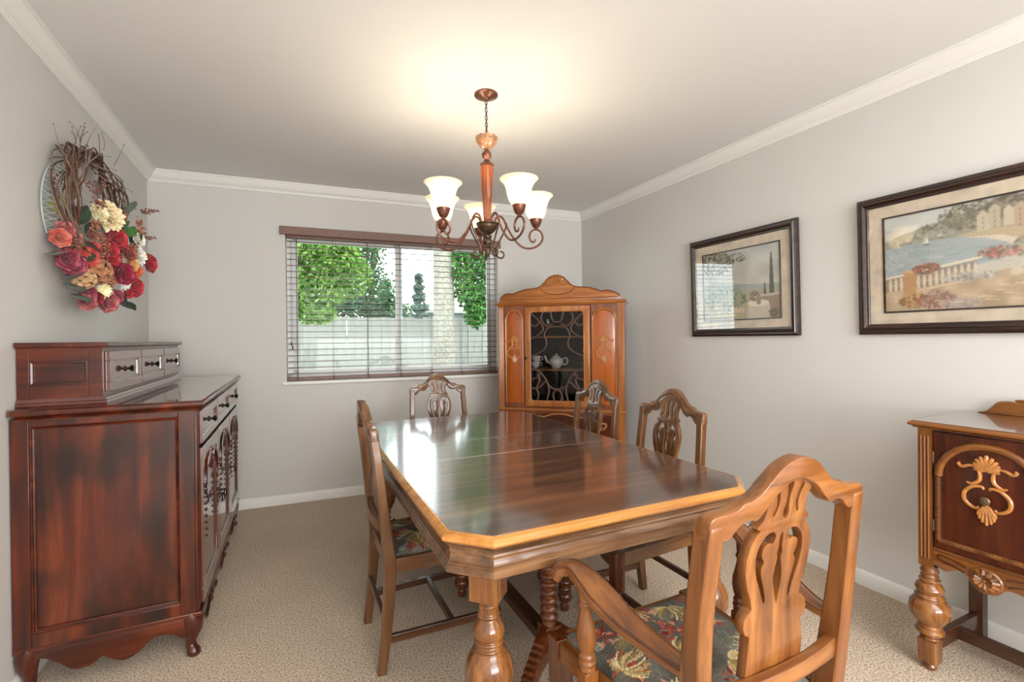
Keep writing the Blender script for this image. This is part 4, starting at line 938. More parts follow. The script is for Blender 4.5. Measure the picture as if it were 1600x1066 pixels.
# ------------------------------------------------------------------ pictures on the right wall
def blob(cv, r, cx, cy, rx, ry, cols, n, s0=1.5, s1=3.5, al=.8):
    H_, W_, _ = cv.shape
    for _ in range(n):
        a = r.rand()*6.28; d = math.sqrt(r.rand()); stamp(cv, (cx+rx*d*math.cos(a))*W_, (cy+ry*d*math.sin(a))*H_, r.uniform(s0, s1), cols[r.randint(len(cols))], al)
def fillpoly(cv, pts, c, al=1.):
    H_, W_, _ = cv.shape; yy, xx = np.mgrid[0:H_, 0:W_]; X = (xx+.5)/W_; Y = (yy+.5)/H_; ins = np.zeros((H_, W_), bool); n = len(pts)
    for i in range(n):
        x0, y0 = pts[i]; x1, y1 = pts[(i+1) % n]
        if y0 == y1: continue
        ins ^= ((y0 > Y) != (y1 > Y)) & (X < (x1-x0)*(Y-y0)/(y1-y0)+x0)
    cv[ins] = cv[ins]*(1-al)+np.array(c)*al
def paint_terrace(H_=170, W_=215):
    r = np.random.RandomState(5); cv = np.zeros((H_, W_, 3)); t = np.linspace(0, 1, H_)[:, None, None]
    cv[:] = np.array((196, 202, 198))*(1-t)+np.array((216, 206, 184))*t
    nz = vnoise(H_, W_, 30, 2)[..., None]; cv += (nz-.5)*36
    fillpoly(cv, [(0, .52), (.35, .50), (.6, .52), (1, .54), (1, .62), (0, .62)], (158, 172, 174), .8)
    fillpoly(cv, [(0, .47), (.2, .44), (.5, .50), (.7, .53), (0, .56)], (150, 158, 146), .7)
    fillpoly(cv, [(0, .60), (1, .60), (1, 1), (0, 1)], (186, 172, 142))
    blob(cv, r, .15, .16, .30, .16, [(104, 104, 82), (128, 124, 98), (86, 88, 72), (150, 146, 120)], 260)
    blob(cv, r, .42, .12, .2, .08, [(112, 110, 88), (140, 134, 108)], 90, 1, 2.5)
    blob(cv, r, .30, .70, .30, .18, [(96, 128, 104), (126, 150, 122), (150, 168, 140), (172, 166, 130)], 400)  # greenish reflection on the picture glass, painted into the print as plants
    blob(cv, r, .3, .88, .26, .08, [(206, 190, 148), (190, 172, 130), (222, 208, 170)], 150)
    for k in range(60):   # cypress trees
        y = .12+.6*k/60; stamp(cv, .90*W_, y*H_, 1.2+5.5*(k/60)**.7, (86, 96, 78) if k % 2 else (104, 112, 90), .9)
    for k in range(24): stamp(cv, .82*W_, (.52+.2*k/24)*H_, 1+2.8*k/24, (78, 88, 76), .9)
    fillpoly(cv, [(.74, .70), (1, .68), (1, 1), (.80, 1)], (164, 140, 116)); fillpoly(cv, [(.73, .68), (1, .665), (1, .70), (.73, .71)], (206, 194, 172))
    fillpoly(cv, [(.62, .79)]+[(.74+.13*math.cos(a), .79+.045*math.sin(a)) for a in np.linspace(PI, 2*PI, 14)]+[(.90, 1), (.60, 1)], (214, 202, 184))
    fillpoly(cv, [(.74+.13*math.cos(a), .79+.045*math.sin(a)) for a in np.linspace(0, 2*PI, 22)], (232, 222, 206))
    for k in range(7): stroke(cv, ((.63+.035*k)*W_, .84*H_), ((.625+.038*k)*W_, .99*H_), .02, 1, 1, (186, 172, 152), .7)
    blob(cv, r, .70, .69, .07, .07, [(120, 104, 84), (148, 118, 104), (96, 90, 70), (182, 150, 140)], 80, 1, 2.4)
    fillpoly(cv, [(.715, .73), (.775, .73), (.765, .81), (.725, .81)], (150, 140, 130)); blob(cv, r, .93, .93, .07, .06, [(112, 98, 74), (160, 140, 112)], 60)
    return cv
def paint_bay(H_=180, W_=290):
    r = np.random.RandomState(9); cv = np.zeros((H_, W_, 3)); t = np.linspace(0, 1, H_)[:, None, None]
    cv[:] = np.array((198, 204, 202))*(1-t)+np.array((206, 196, 172))*t; cv += (vnoise(H_, W_, 34, 4)[..., None]-.5)*22
    fillpoly(cv, [(0, .26), (.1, .2), (.3, .13), (.5, .06), (.7, .0), (1, 0), (1, .5), (.3, .36), (0, .36)], (160, 156, 136), .9)
    blob(cv, r, .42, .10, .14, .10, [(120, 116, 92), (146, 140, 112), (104, 102, 84)], 240, 1, 3); blob(cv, r, .62, .10, .16, .10, [(124, 116, 100), (104, 98, 84), (150, 140, 118)], 300, 1.5, 4)
    blob(cv, r, .33, .20, .16, .07, [(132, 130, 108), (156, 152, 128), (112, 112, 92), (178, 170, 146)], 300, 1, 3); blob(cv, r, .52, .16, .2, .08, [(122, 118, 98), (146, 140, 116), (168, 160, 136)], 260, 1, 3); blob(cv, r, .2, .26, .16, .06, [(166, 166, 150), (150, 152, 136), (182, 178, 160)], 120, 1.5, 3.5)
    fillpoly(cv, [(0, .34), (.16, .31), (.40, .31), (.60, .36), (.66, .44), (.58, .56), (.40, .62), (0, .66)], (166, 182, 186))
    for k in range(60): y = .34+.28*r.rand(); x = .5*r.rand(); stroke(cv, (x*W_, y*H_), ((x+.07)*W_, y*H_), 0, .7, .7, (190, 202, 204) if k % 2 else (148, 166, 172), .7)
    fillpoly(cv, [(.36, .30), (.50, .27), (.66, .30), (.78, .38), (.74, .44), (.66, .42), (.56, .35), (.42, .325)], (200, 178, 140)); fillpoly(cv, [(.40, .325), (.56, .35), (.66, .42), (.64, .50), (.58, .42), (.50, .36)], (222, 208, 184))
    for x, y, s in ((.22, .33, .09), (.29, .28, .05)):   # sailing boats
        fillpoly(cv, [(x, y), (x+.005, y-s), (x+.024*s*12*.6, y)], (236, 234, 226)); fillpoly(cv, [(x-.004, y), (x-.002, y-s*.8), (x-.014, y)], (226, 224, 216)); fillpoly(cv, [(x-.018, y+.004), (x+.024, y+.004), (x+.018, y+.018), (x-.012, y+.018)], (150, 130, 110))
    for x, y, w_, h_, c in ((.46, .14, .05, .15, (206, 194, 166)), (.51, .10, .05, .18, (196, 184, 156)), (.57, .13, .04, .15, (212, 196, 166)), (.61, .12, .06, .17, (198, 168, 140)), (.675, .07, .10, .24, (214, 184, 152)), (.80, .05, .1, .3, (222, 206, 176))):
        fillpoly(cv, [(x, y), (x+w_*.5, y-.04), (x+w_, y), (x+w_, y+h_), (x, y+h_)], c)
        for a in range(2, int(w_*90)-1, 2):
            for b in range(int(h_*24)): fillpoly(cv, [(x+a/90, y+.02+b*.045), (x+a/90+.006, y+.02+b*.045), (x+a/90+.006, y+.045+b*.045), (x+a/90, y+.045+b*.045)], (150, 130, 110) if w_ < .07 else (240, 232, 216), .8)
    blob(cv, r, .82, .48, .22, .14, [(112, 112, 88), (134, 132, 106), (160, 156, 130), (190, 184, 164)], 500, 1.5, 4)
    fillpoly(cv, [(0, .72), (.3, .74), (.6, .66), (1, .68), (1, 1), (0, 1)], (196, 168, 134)); cv[int(.7*H_):] += (vnoise(H_-int(.7*H_), W_, 16, 6)[..., None]-.5)*40
    def bal(x0, y0, x1, y1, n, h_):
        for k in range(n):
            x = x0+(x1-x0)*k/(n-1); y = y0+(y1-y0)*k/(n-1)
            fillpoly(cv, [(x-.006, y+h_), (x-.011, y+h_*.6), (x-.005, y+.02), (x+.005, y+.02), (x+.011, y+h_*.6), (x+.006, y+h_)], (226, 206, 172))
    fillpoly(cv, [(0, .66), (.46, .56), (.46, .72), (0, .80)], (140, 128, 116), .75)
    bal(.03, .64, .09, .63, 3, .16); bal(.18, .62, .45, .55, 10, .16)
    for a, b in (((.0, .645), (.12, .62)), ((.17, .605), (.47, .53))): stroke(cv, (a[0]*W_, a[1]*H_), (b[0]*W_, b[1]*H_), 0, 2, 2, (238, 222, 190))
    stroke(cv, (.16*W_, .80*H_), (.46*W_, .72*H_), 0, 2, 1.6, (222, 200, 164)); fillpoly(cv, [(.105, .60), (.17, .59), (.17, .84), (.105, .85)], (206, 154, 104)); fillpoly(cv, [(.095, .585), (.18, .575), (.18, .605), (.095, .615)], (222, 180, 134))
    blob(cv, r, .22, .58, .07, .05, [(184, 104, 84), (164, 84, 66), (202, 130, 106), (120, 110, 84)], 120, 1, 2.6); blob(cv, r, .55, .50, .09, .05, [(206, 122, 110), (184, 96, 84), (224, 150, 136), (120, 116, 90)], 150, 1, 2.6)
    blob(cv, r, .42, .70, .12, .04, [(196, 192, 186), (170, 172, 176), (150, 146, 128), (214, 206, 200)], 180, 1, 2.4); blob(cv, r, .17, .90, .10, .07, [(206, 170, 84), (188, 110, 74), (214, 186, 120), (130, 116, 76), (176, 84, 66)], 260, 1, 2.6)
    blob(cv, r, .27, .90, .09, .09, [(176, 96, 82), (206, 150, 136), (150, 110, 96), (130, 120, 96)], 200, 1, 2.6); blob(cv, r, .38, .95, .09, .05, [(160, 150, 150), (180, 172, 170)], 100, 1, 2.4)
    blob(cv, r, .62, .69, .02, .03, [(216, 202, 178)], 30); fillpoly(cv, [(.66, .74), (.80, .72), (.80, .92), (.70, .84)], (222, 216, 204))
    for k in range(16): x = .2+r.rand()*.5; y = .78+r.rand()*.16; stroke(cv, (x*W_, y*H_), ((x+.06)*W_, (y+.015)*H_), 0, 1.2, .5, (232, 212, 176), .6)
    return cv
def picture(lab, yc, w, cvs, pw, ph, pz):
    h = .655; t = thing('framed_picture', lab, 'picture', (XR-.028, yc, 1.252), 0); t.rotation_euler = (.024, 0, -PI/2)
    P_ = [(-w/2+.05, .05), (w/2-.05, .05), (w/2-.05, h-.05), (-w/2+.05, h-.05)]
    mb = MB(); ringsweep(mb, P_, [(0, .022), (0, .008), (.003, .004), (.010, .002), (.012, -.003), (.020, -.008), (.028, -.006), (.032, .0), (.036, -.001), (.042, .004), (.050, .008), (.050, .022)], lambda a, b, c: (a, c, b)); mb.build('frame', frame_m['x'], t, ang=30)
    px0, px1 = -pw/2, pw/2
    Q = [(px0, pz), (px1, pz), (px1, pz+ph), (px0, pz+ph)]; O_ = [(-w/2+.045, .045), (w/2-.045, .045), (w/2-.045, h-.045), (-w/2+.045, h-.045)]
    v, f = plate([O_, Q], .003, .0004, lambda x, y, z: (x, .014+z, y)); mk('mat_board', v, f, mat_m, t, ang=0)
    mb = MB(); ringsweep(mb, Q, [(-.001, .014), (-.001, .009), (.006, .008), (.008, .014)], lambda a, b, c: (a, c, b)); mb.build('fillet', frame_m['z'], t, ang=30)
    for _ in range(2):
        pd = np.pad(cvs, ((1, 1), (1, 1), (0, 0)), 'edge'); cvs = (pd[1:-1, 1:-1]*2+pd[:-2, 1:-1]+pd[2:, 1:-1]+pd[1:-1, :-2]+pd[1:-1, 2:])/6
    g_ = cvs.mean(axis=2, keepdims=True); cvs = cvs*.74+g_*.26*np.array((1.03, 1., .94)); cvs = cvs*(.96+.08*np.random.RandomState(2).rand(cvs.shape[0], cvs.shape[1], 1))
    H_, W_, _ = cvs.shape; v = []; c = []; f = []
    for j in range(H_+1):
        for i in range(W_+1): v.append((px0+pw*i/W_, .0152, pz+ph*(1-j/H_))); c.append(cvs[min(j, H_-1), min(i, W_-1)])
    for j in range(H_):
        for i in range(W_): a = j*(W_+1)+i; f.append((a, a+W_+1, a+W_+2, a+1))
    mk('art_print', v, f, print_m, t, ang=0, cols=tolin(np.clip(np.array(c), 0, 255)))
    mb = MB(); mb.box(-w/2+.048, w/2-.048, .0055, .0070, .048, h-.048); mb.build('picture_pane', picglass_m, t, ang=0)
    mb = MB(); mb.box(-w/2+.01, w/2-.01, .018, .024, .01, h-.01); mb.build('backing_board', frame_m['z'], t, ang=0)
picture('smaller framed print of a terrace with cypress trees on the right wall', 2.052, .772, paint_terrace(), .548, .438, .107)
picture('wide framed print of a bay with sailing boats on the right wall', .890, .950, paint_bay(), .722, .438, .107)

# ------------------------------------------------------------------ wreath on the left wall
wr = thing('wreath', 'grapevine wreath with red and cream silk flowers hanging on the left wall', 'wreath', (XL+.002, 2.83, 1.80))
vine_m = plain('vine_brown', (96, 62, 46), .7, noise=.4, nscale=30); vineg_m = plain('vine_grey_brown', (128, 108, 96), .75, noise=.3, nscale=30)
vines = [MB(), MB()]
r_ = np.random.RandomState(4)
for k in range(46):       # twigs wound into a ring (y, z plane), axis out of the wall
    a0 = r_.uniform(-PI, PI); ln = r_.uniform(2.2, 5.2); ph = r_.rand()*6.28; fr = r_.uniform(1.5, 3); rr = r_.uniform(.005, .055)
    pts = []; n_ = int(ln*9)
    for i in range(n_):
        a = a0+ln*i/n_; q = rr*(1+.2*math.sin(3*a)); R_ = .255+q*math.cos(ph+fr*a); pts.append((.062+q*math.sin(ph+fr*a), R_*math.cos(a)*1.22, .06+R_*math.sin(a)*1.04))
    vines[k % 2].tube(pts, r_.uniform(.0018, .0042), 5)
for i, (m_, mm) in enumerate(zip(vines, (vine_m, vineg_m))): o = m_.build('vine_twigs', mm, wr); o['kind'] = 'stuff'
mb = MB()
for k in range(26):       # loose curling tendrils
    a = r_.uniform(-.5, PI+.4); R_ = .30; y = R_*math.cos(a)*1.18; z = .06+R_*math.sin(a)*1.02; x = .07+r_.uniform(-.02, .04)
    d = Vector((r_.uniform(0, .4), math.cos(a), math.sin(a))).normalized(); cu_ = Vector((r_.uniform(-.5, .5), -math.sin(a), math.cos(a)))*r_.choice([-1, 1]); L_ = r_.uniform(.04, .12); pts = []
    for i in range(8): t = i/7; p = Vector((x, y, z))+d*L_*t+cu_*L_*.9*t*t; pts.append(p)
    mb.tube(pts, [.0016*(1-.5*i/8) for i in range(8)], 4); mb.ball(pts[-1], .003, 5, 4)
mb.tube(cr([(.07, .06, .34), (.08, .03, .38), (.09, -.02, .43)], 4), .0016, 4)
o = mb.build('tendrils', vineg_m, wr); o['kind'] = 'stuff'
mb = MB(); ra = [(.010, -.37*math.cos(t), .02+.26*math.sin(t)) for t in np.linspace(-.5, .9, 16)]
mb.tube(ra, .003, 5); rb = [(.05, y*.86, z*.9) for x, y, z in ra]; mb.tube(rb, .002, 5)
for i in range(15): mb.tube([ra[i], rb[i+1]], .0012, 4); mb.tube([rb[i], ra[i+1]], .0012, 4)
mb.build('wire_frame', plain('pale_green_wire', (176, 190, 184), .5), wr)
fmat = {}
def fm_(c, tip=None):
    k = (c, tip)
    if k not in fmat:
        m, nt, b = nodes('silk_petal_%d_%d_%d' % c); tc = N(nt, 'ShaderNodeTexCoord'); nz = N(nt, 'ShaderNodeTexNoise'); nz.inputs['Scale'].default_value = 40
        r = ramp(nt, [(.35, lin(c)), (.7, lin(tip or tuple(min(255, int(x*1.25+14)) for x in c)))]); nt.links.new(tc.outputs['Object'], nz.inputs['Vector']); nt.links.new(nz.outputs['Fac'], r.inputs[0]); nt.links.new(r.outputs[0], b.inputs['Base Color'])
        b.inputs['Roughness'].default_value = .6; b.inputs['Sheen Weight'].default_value = .2; fmat[k] = m
    return fmat[k]
def petal(mb, M, L_, w_, cup, curl, n=4, m=3):
    v = []; f = []
    for i in range(n+1):
        t = i/n; ww = w_*1.1*((t/.5)**.5 if t < .5 else (1-((t-.5)/.52)**3)**.5)+w_*.06
        for j in range(-m, m+1):
            s = j/m; v.append(M @ Vector((s*ww, L_*t*(1-.10*s*s), cup*t*t*(1)+cup*.5*s*s-curl*max(0, t-.6)**2*6)))
    k = 2*m+1
    for i in range(n):
        for j in range(2*m): a = i*k+j; f.append((a, a+1, a+k+1, a+k))
    mb.add(v, f)
def flower(kind, R_):
    mb = MB(); r = np.random.RandomState(int(R_*1e4)+len(kind))
    if kind == 'rose':
        for ring_, (n_, tilt, L_, w_) in enumerate(((3, 80, .45, .26), (4, 66, .6, .34), (5, 50, .8, .42), (6, 30, 1.0, .5), (6, 12, 1.05, .5))):
            for k in range(n_):
                a = 2*PI*(k+.5*(ring_ % 2))/n_+ring_*.7+r.uniform(-.1, .1)
                M = Matrix.Rotation(a, 4, 'Z') @ Matrix.Translation((0, R_*.05*ring_, R_*.15-R_*.03*ring_)) @ Matrix.Rotation(math.radians(tilt), 4, 'X')
                petal(mb, M, L_*R_, w_*R_*1.15, R_*.22, R_*.10, 5, 3)
        mb.ball((0, 0, R_*.22), R_*.22, 8, 6, (1, 1, 1.3))
    elif kind == 'peony':
        for ring_, (n_, tilt, L_) in enumerate(((5, 75, .5), (8, 58, .75), (10, 38, .95), (11, 18, 1.1), (10, 2, 1.15))):
            for k in range(n_):
                a = 2*PI*k/n_+ring_*.4+r.uniform(-.15, .15); M = Matrix.Rotation(a, 4, 'Z') @ Matrix.Rotation(math.radians(tilt+r.uniform(-8, 8)), 4, 'X'); petal(mb, M, L_*R_, .28*R_, R_*.14, R_*.05, 4, 2)
    elif kind == 'hydrangea':
        for k in range(34):
            z = 1-1.35*k/34; a = k*2.4; s = math.sqrt(max(0, 1-z*z)); c = Vector((s*math.cos(a), s*math.sin(a), z))*R_*.85
            Q_ = c.to_track_quat('Z', 'Y').to_matrix().to_4x4()
            for q in range(4):
                M = Matrix.Translation(c) @ Q_ @ Matrix.Rotation(q*PI/2+k, 4, 'Z') @ Matrix.Rotation(.25, 4, 'X'); petal(mb, M, R_*.34, R_*.17, R_*.05, 0, 3, 2)
    elif kind == 'daisy':
        for k in range(14):
            M = Matrix.Rotation(2*PI*k/14, 4, 'Z') @ Matrix.Rotation(.35+.2*(k % 2), 4, 'X'); petal(mb, M, R_, R_*.2, R_*.08, R_*.1, 4, 2)
        mb.ball((0, 0, R_*.1), R_*.25, 8, 5, (1, 1, .6))
    elif kind == 'leaf':
        petal(mb, Matrix.Rotation(.3, 4, 'X'), R_*2, R_*.75, R_*.15, R_*.2, 6, 3)
    elif kind == 'berry':
        for k in range(26):
            c = Vector(r.normal(size=3))*R_*.42; c.z = abs(c.z)+R_*.1; mb.ball(c, R_*.13, 6, 5); mb.tube([(0, 0, 0), c], R_*.02, 3)
    elif kind == 'spray':
        for k in range(5):
            a = (k-2)*.28; tip = Vector((math.sin(a), math.cos(a), .2))*R_*2.2; mb.tube([(0, 0, 0), tip*.5+Vector((0, 0, .005)), tip], .0012, 4)
            for q in range(9): t = .3+.7*q/8; p = tip*t+Vector(r.normal(size=3))*.004; mb.ball(p, .0042, 5, 4)
    return mb
fmesh = {}
def put(kind, name, R_, c, x, y, z, d=(1, 0, 0), roll=0., tip=None):
    key = (kind, R_, c, tip)
    q = Vector(d).to_track_quat('Z', 'Y') if kind not in ('leaf', 'spray') else Vector(d).to_track_quat('Y', 'Z')
    if key not in fmesh:
        o = flower(kind, R_).build(name, fm_(c, tip), wr, ang=60); fmesh[key] = o.data
        if kind in ('hydrangea', 'berry', 'spray', 'peony', 'rose', 'daisy'): pass
    else: o = newobj(name, fmesh[key], wr)
    ax = 'Z' if kind not in ('leaf', 'spray') else 'Y'
    o.rotation_euler = (q.to_matrix() @ Matrix.Rotation(roll, 3, ax)).to_euler(); o.location = (x, y, z)
CR, DR, CO, CM, TN, GR, DG, YG, BE = (166, 28, 44), (120, 22, 40), (196, 62, 58), (244, 226, 176), (170, 116, 80), (96, 96, 58), (32, 52, 34), (132, 142, 56), (120, 62, 46)
DRp, DRq, COp, TN2 = 1, 2, 3, 4
PAL = {1: ((150, 52, 66), (222, 146, 138)), 2: ((126, 34, 58), (188, 92, 108)), 3: ((196, 84, 70), (228, 140, 120)), 4: ((198, 156, 112), (222, 184, 140)), CM: (CM, (252, 240, 206)), TN: ((158, 100, 66), (206, 150, 108)), CR: (CR, (206, 62, 72)), CO: (CO, (222, 110, 96))}
# flowers: kind, radius, colour, out of the wall, along the wall (+ away from the camera), height
FL = [('peony', 0.070, CM, 0.115, -0.031, 0.044), ('rose', 0.036, (236, 218, 170), 0.100, -0.084, 0.042), ('rose', 0.034, DRp, 0.055, -0.302, -0.085), ('rose', 0.034, COp, 0.050, -0.336, -0.124), ('rose', 0.034, DRp, 0.065, -0.265, -0.106), ('rose', 0.030, CO, 0.055, -0.277, -0.058), ('rose', 0.052, CR, 0.125, 0.025, -0.046), ('rose', 0.040, CR, 0.115, -0.012, -0.114), ('rose', 0.034, CR, 0.120, 0.003, -0.148), ('rose', 0.040, DRq, 0.055, -0.288, -0.203), ('rose', 0.042, DRq, 0.065, -0.257, -0.222), ('rose', 0.040, CO, 0.070, -0.211, -0.171), ('rose', 0.038, CO, 0.085, -0.162, -0.171), ('rose', 0.030, (178, 56, 50), 0.090, -0.133, -0.128), ('rose', 0.050, (140, 22, 54), 0.135, 0.092, -0.208), ('hydrangea', 0.062, TN, 0.095, -0.093, -0.223), ('hydrangea', 0.044, TN2, 0.080, -0.185, -0.269), ('hydrangea', 0.036, TN, 0.110, -0.025, -0.261), ('daisy', 0.042, (236, 222, 162), 0.105, -0.067, -0.307), ('daisy', 0.036, (238, 236, 226), 0.140, 0.110, -0.257), ('peony', 0.050, (240, 232, 208), 0.170, 0.206, -0.099), ('rose', 0.036, (238, 226, 200), 0.170, 0.222, -0.013), ('rose', 0.034, (206, 150, 90), 0.155, 0.168, -0.152), ('rose', 0.046, CR, 0.195, 0.298, -0.123), ('rose', 0.030, (206, 92, 52), 0.165, 0.212, -0.178), ('rose', 0.046, CR, 0.160, 0.174, -0.265), ('rose', 0.026, CR, 0.150, 0.129, -0.299), ('rose', 0.044, DRp, 0.110, -0.029, -0.357), ('rose', 0.034, DRq, 0.125, 0.031, -0.328), ('rose', 0.034, DRq, 0.080, -0.166, -0.332), ('rose', 0.034, DRp, 0.080, -0.168, -0.368), ('rose', 0.028, DR, 0.095, -0.113, -0.347), ('rose', 0.036, (150, 60, 50), 0.150, 0.138, -0.098), ]
for q in FL:
    c, tip = PAL.get(q[2], (q[2], None)); y = q[4]
    put(q[0], q[0], q[1], c, q[3], y, q[5], (1, -.75+y*1.3, .15+q[5]*.9), r_.rand()*6, tip)
LV = [('L1', 0.075, -0.205, 0.067), ('L2', 0.055, -0.288, -0.024), ('L3', 0.160, 0.181, 0.110), ('G', 0.155, 0.144, 0.013), ('G', 0.160, 0.186, -0.011), ('Y', 0.070, -0.209, -0.113), ('D', 0.070, -0.233, -0.042), ('D', 0.085, -0.164, -0.030), ('D', 0.065, -0.253, -0.300), ('D', 0.070, -0.218, -0.339), ('D', 0.095, -0.087, -0.079), ('D', 0.090, -0.147, -0.105), ('D', 0.140, 0.086, -0.341), ('D', 0.175, 0.221, -0.046), ('D', 0.125, 0.019, 0.021), ('D', 0.050, -0.320, -0.180), ('D', 0.075, -0.185, -0.147), ('D', 0.070, -0.228, -0.253), ('Y', 0.080, -0.155, -0.235), ('G', 0.095, -0.091, -0.167), ('D', 0.125, 0.051, -0.298), ('L2', 0.115, -0.033, -0.013), ('b', 0.095, -0.124, -0.020), ('b', 0.100, -0.104, -0.073), ('b', 0.110, -0.060, -0.087), ('b', 0.175, 0.227, 0.072), ('b', 0.175, 0.237, 0.034), ('b', 0.105, -0.044, -0.129), ('b', 0.155, 0.138, -0.111), ('b', 0.100, -0.098, 0.085), ('b', 0.160, 0.172, -0.066), ('b', 0.140, 0.105, 0.073), ('b', 0.130, 0.057, -0.141), ('b', 0.090, -0.146, -0.071), ('s', 0.190, 0.284, 0.138), ('s', 0.060, -0.271, -0.158), ('s', 0.180, 0.260, -0.015), ('s', 0.100, -0.097, 0.123), ]
for n_, x, y, z in LV:
    if n_ == 'b': put('berry', 'berry_cluster', .036, [BE, (150, 84, 60), (140, 92, 66)][r_.randint(3)], x, y, z, (1, -.4, .1), r_.rand()*6)
    elif n_ == 's': put('spray', 'berry_spray', .036, (110, 66, 52), x, y, z, (.3, 1.2 if y > 0 else -1, .5))
    else:
        c, R_ = {'1': 0, 'L1': ((104, 104, 66), .055), 'L2': ((112, 104, 48), .040), 'L3': ((86, 98, 84), .042), 'G': ((58, 104, 50), .034), 'Y': ((146, 142, 62), .030), 'D': (DG, .044)}[n_]
        put('leaf', 'leaf', R_, c, x-.015, y, z, (.5, y*3+r_.uniform(-.3, .3), (1.0 if z > -.1 else -.8)+r_.uniform(-.3, .3)), r_.uniform(-.6, .6))

# ------------------------------------------------------------------ garden seen through the window
gz = -.35
mb = MB(); mb.box(-30, 60, yb(0)+.4, 90, gz-.1, gz); o = mb.build('ground', plain('lawn', (86, 104, 58), .95, noise=.3, nscale=2), ang=0); o['kind'] = 'structure'
fence_m = wood('weathered_fence', (100, 98, 95), (132, 130, 127), (150, 148, 145), axis='z', rough=.9, coat=0, mott=.6, mcol=(90, 84, 70), mscale=1.2)
fe = thing('fence', 'pale weathered vertical board fence at the back of the garden', 'fence', (2, 8.2, gz))
bmesh_ = None
for i in range(56):
    x = -3.2+i*.142
    if bmesh_ is None:
        mb = MB(); mb.box(-.0722, .0722, -.009, .009, 0, 1.985); bmesh_ = mb.build('fence_board', fence_m, fe, bev=.004); bo_ = bmesh_
    else: bo_ = newobj('fence_board', bmesh_.data, fe)
    bo_.location = (x, (.004 if i % 2 else -.004)+random.uniform(-.002, .002), random.uniform(-.012, .012)); bo_.rotation_euler = (0, random.uniform(-.004, .004), 0)
for z in (.35, 1.6):
    mb = MB(); mb.box(-3.3, 4.8, .02, .06, z, z+.09); mb.build('fence_rail', fence_m, fe, ang=0)
for x in (-3.2, -.8, 1.6, 4.0):
    mb = MB(); mb.box(x-.045, x+.045, .02, .11, 0, 1.98); mb.build('fence_post', fence_m, fe, ang=0)
def leafmat(c1, c2, c3):
    c1, c2, c3 = [tuple(x*.74 for x in c) for c in (c1, c2, c3)]; m, nt, b = nodes('foliage_%d' % c1[1]); L = nt.links.new; g_ = N(nt, 'ShaderNodeNewGeometry'); r = ramp(nt, [(0, lin(c1)), (.5, lin(c2)), (1, lin(c3))]); L(g_.outputs['Random Per Island'], r.inputs[0]); L(r.outputs[0], b.inputs['Base Color']); b.inputs['Roughness'].default_value = .6
    t_ = N(nt, 'ShaderNodeBsdfTranslucent'); L(r.outputs[0], t_.inputs[0]); mx = N(nt, 'ShaderNodeMixShader'); mx.inputs[0].default_value = .45; L(b.outputs[0], mx.inputs[1]); L(t_.outputs[0], mx.inputs[2]); L(mx.outputs[0], nt.nodes['Material Output'].inputs[0]); return m
def foliage(name, m, parent, centres, n, L_, seed):
    r = np.random.RandomState(seed); v = []; f = []
    for k in range(n):
        c = centres[r.randint(len(centres))]; d = r.normal(size=3); d /= np.linalg.norm(d); p = np.array(c[:3])+d*np.array(c[3:6])*r.rand()**.4
        a = r.normal(size=3); a[2] -= .4; a /= np.linalg.norm(a); b_ = np.cross(a, r.normal(size=3)); b_ /= np.linalg.norm(b_); nn = np.cross(a, b_); l = L_*r.uniform(.6, 1.2); w_ = l*.28; i0 = len(v)
        v += [p, p+a*l*.45+b_*w_+nn*l*.06, p+a*l, p+a*l*.45-b_*w_+nn*l*.06]; f += [(i0, i0+1, i0+2), (i0, i0+2, i0+3)]
    o = mk(name, v, f, m, parent, ang=0); o['kind'] = 'stuff'; return o
bark_m = plain('pale_bark', (126, 120, 110), .95, noise=.35, nscale=26, bump=1.); dbark_m = plain('dark_bark', (92, 76, 62), .95, noise=.3, nscale=14)
def trunk(mb, pts, r0, r1): P_ = cr(pts, 5); mb.tube(P_, [r0+(r1-r0)*i/(len(P_)-1) for i in range(len(P_))], 12)
t1 = thing('tree', 'pale-barked tree right of the window mullion, leafy branches hanging to its right', 'tree', (2.16, 7.0, gz))
mb = MB(); trunk(mb, [(0, 0, 0), (0, 0, 1.5), (.01, 0, 3), (.0, 0, 5)], .178, .15); trunk(mb, [(0, 0, 3.4), (.5, -.1, 3.7), (1.0, -.1, 3.5)], .05, .02); mb.build('trunk', bark_m, t1)
foliage('foliage', leafmat((46, 112, 34), (92, 168, 66), (150, 206, 106)), t1, [(.55, -.1, 2.9, .32, .3, .35), (.45, 0, 2.35, .22, .25, .3), (.75, 0, 2.5, .3, .3, .45), (.6, .1, 3.4, .5, .4, .35), (.75, -.1, 2.05, .12, .2, .2), (1.1, 0, 2.8, .3, .3, .5), (.25, -.1, 2.7, .2, .2, .5), (.35, -.1, 3.1, .3, .2, .3), (.5, -.1, 2.0, .15, .2, .2), (-.3, .3, 3.9, .7, .4, .3)], 8500, .085, 1)
t2 = thing('tree', 'bright yellow-green leafy tree filling the upper left of the window', 'tree', (-.6, 6.6, gz))
mb = MB(); trunk(mb, [(-.5, .3, 0), (-.45, .2, 1.6), (-.2, .1, 2.7), (.2, 0, 3.6)], .11, .05); trunk(mb, [(-.4, .2, 2.0), (.3, 0, 2.5), (1.0, 0, 2.6)], .04, .012); mb.build('trunk', dbark_m, t2)
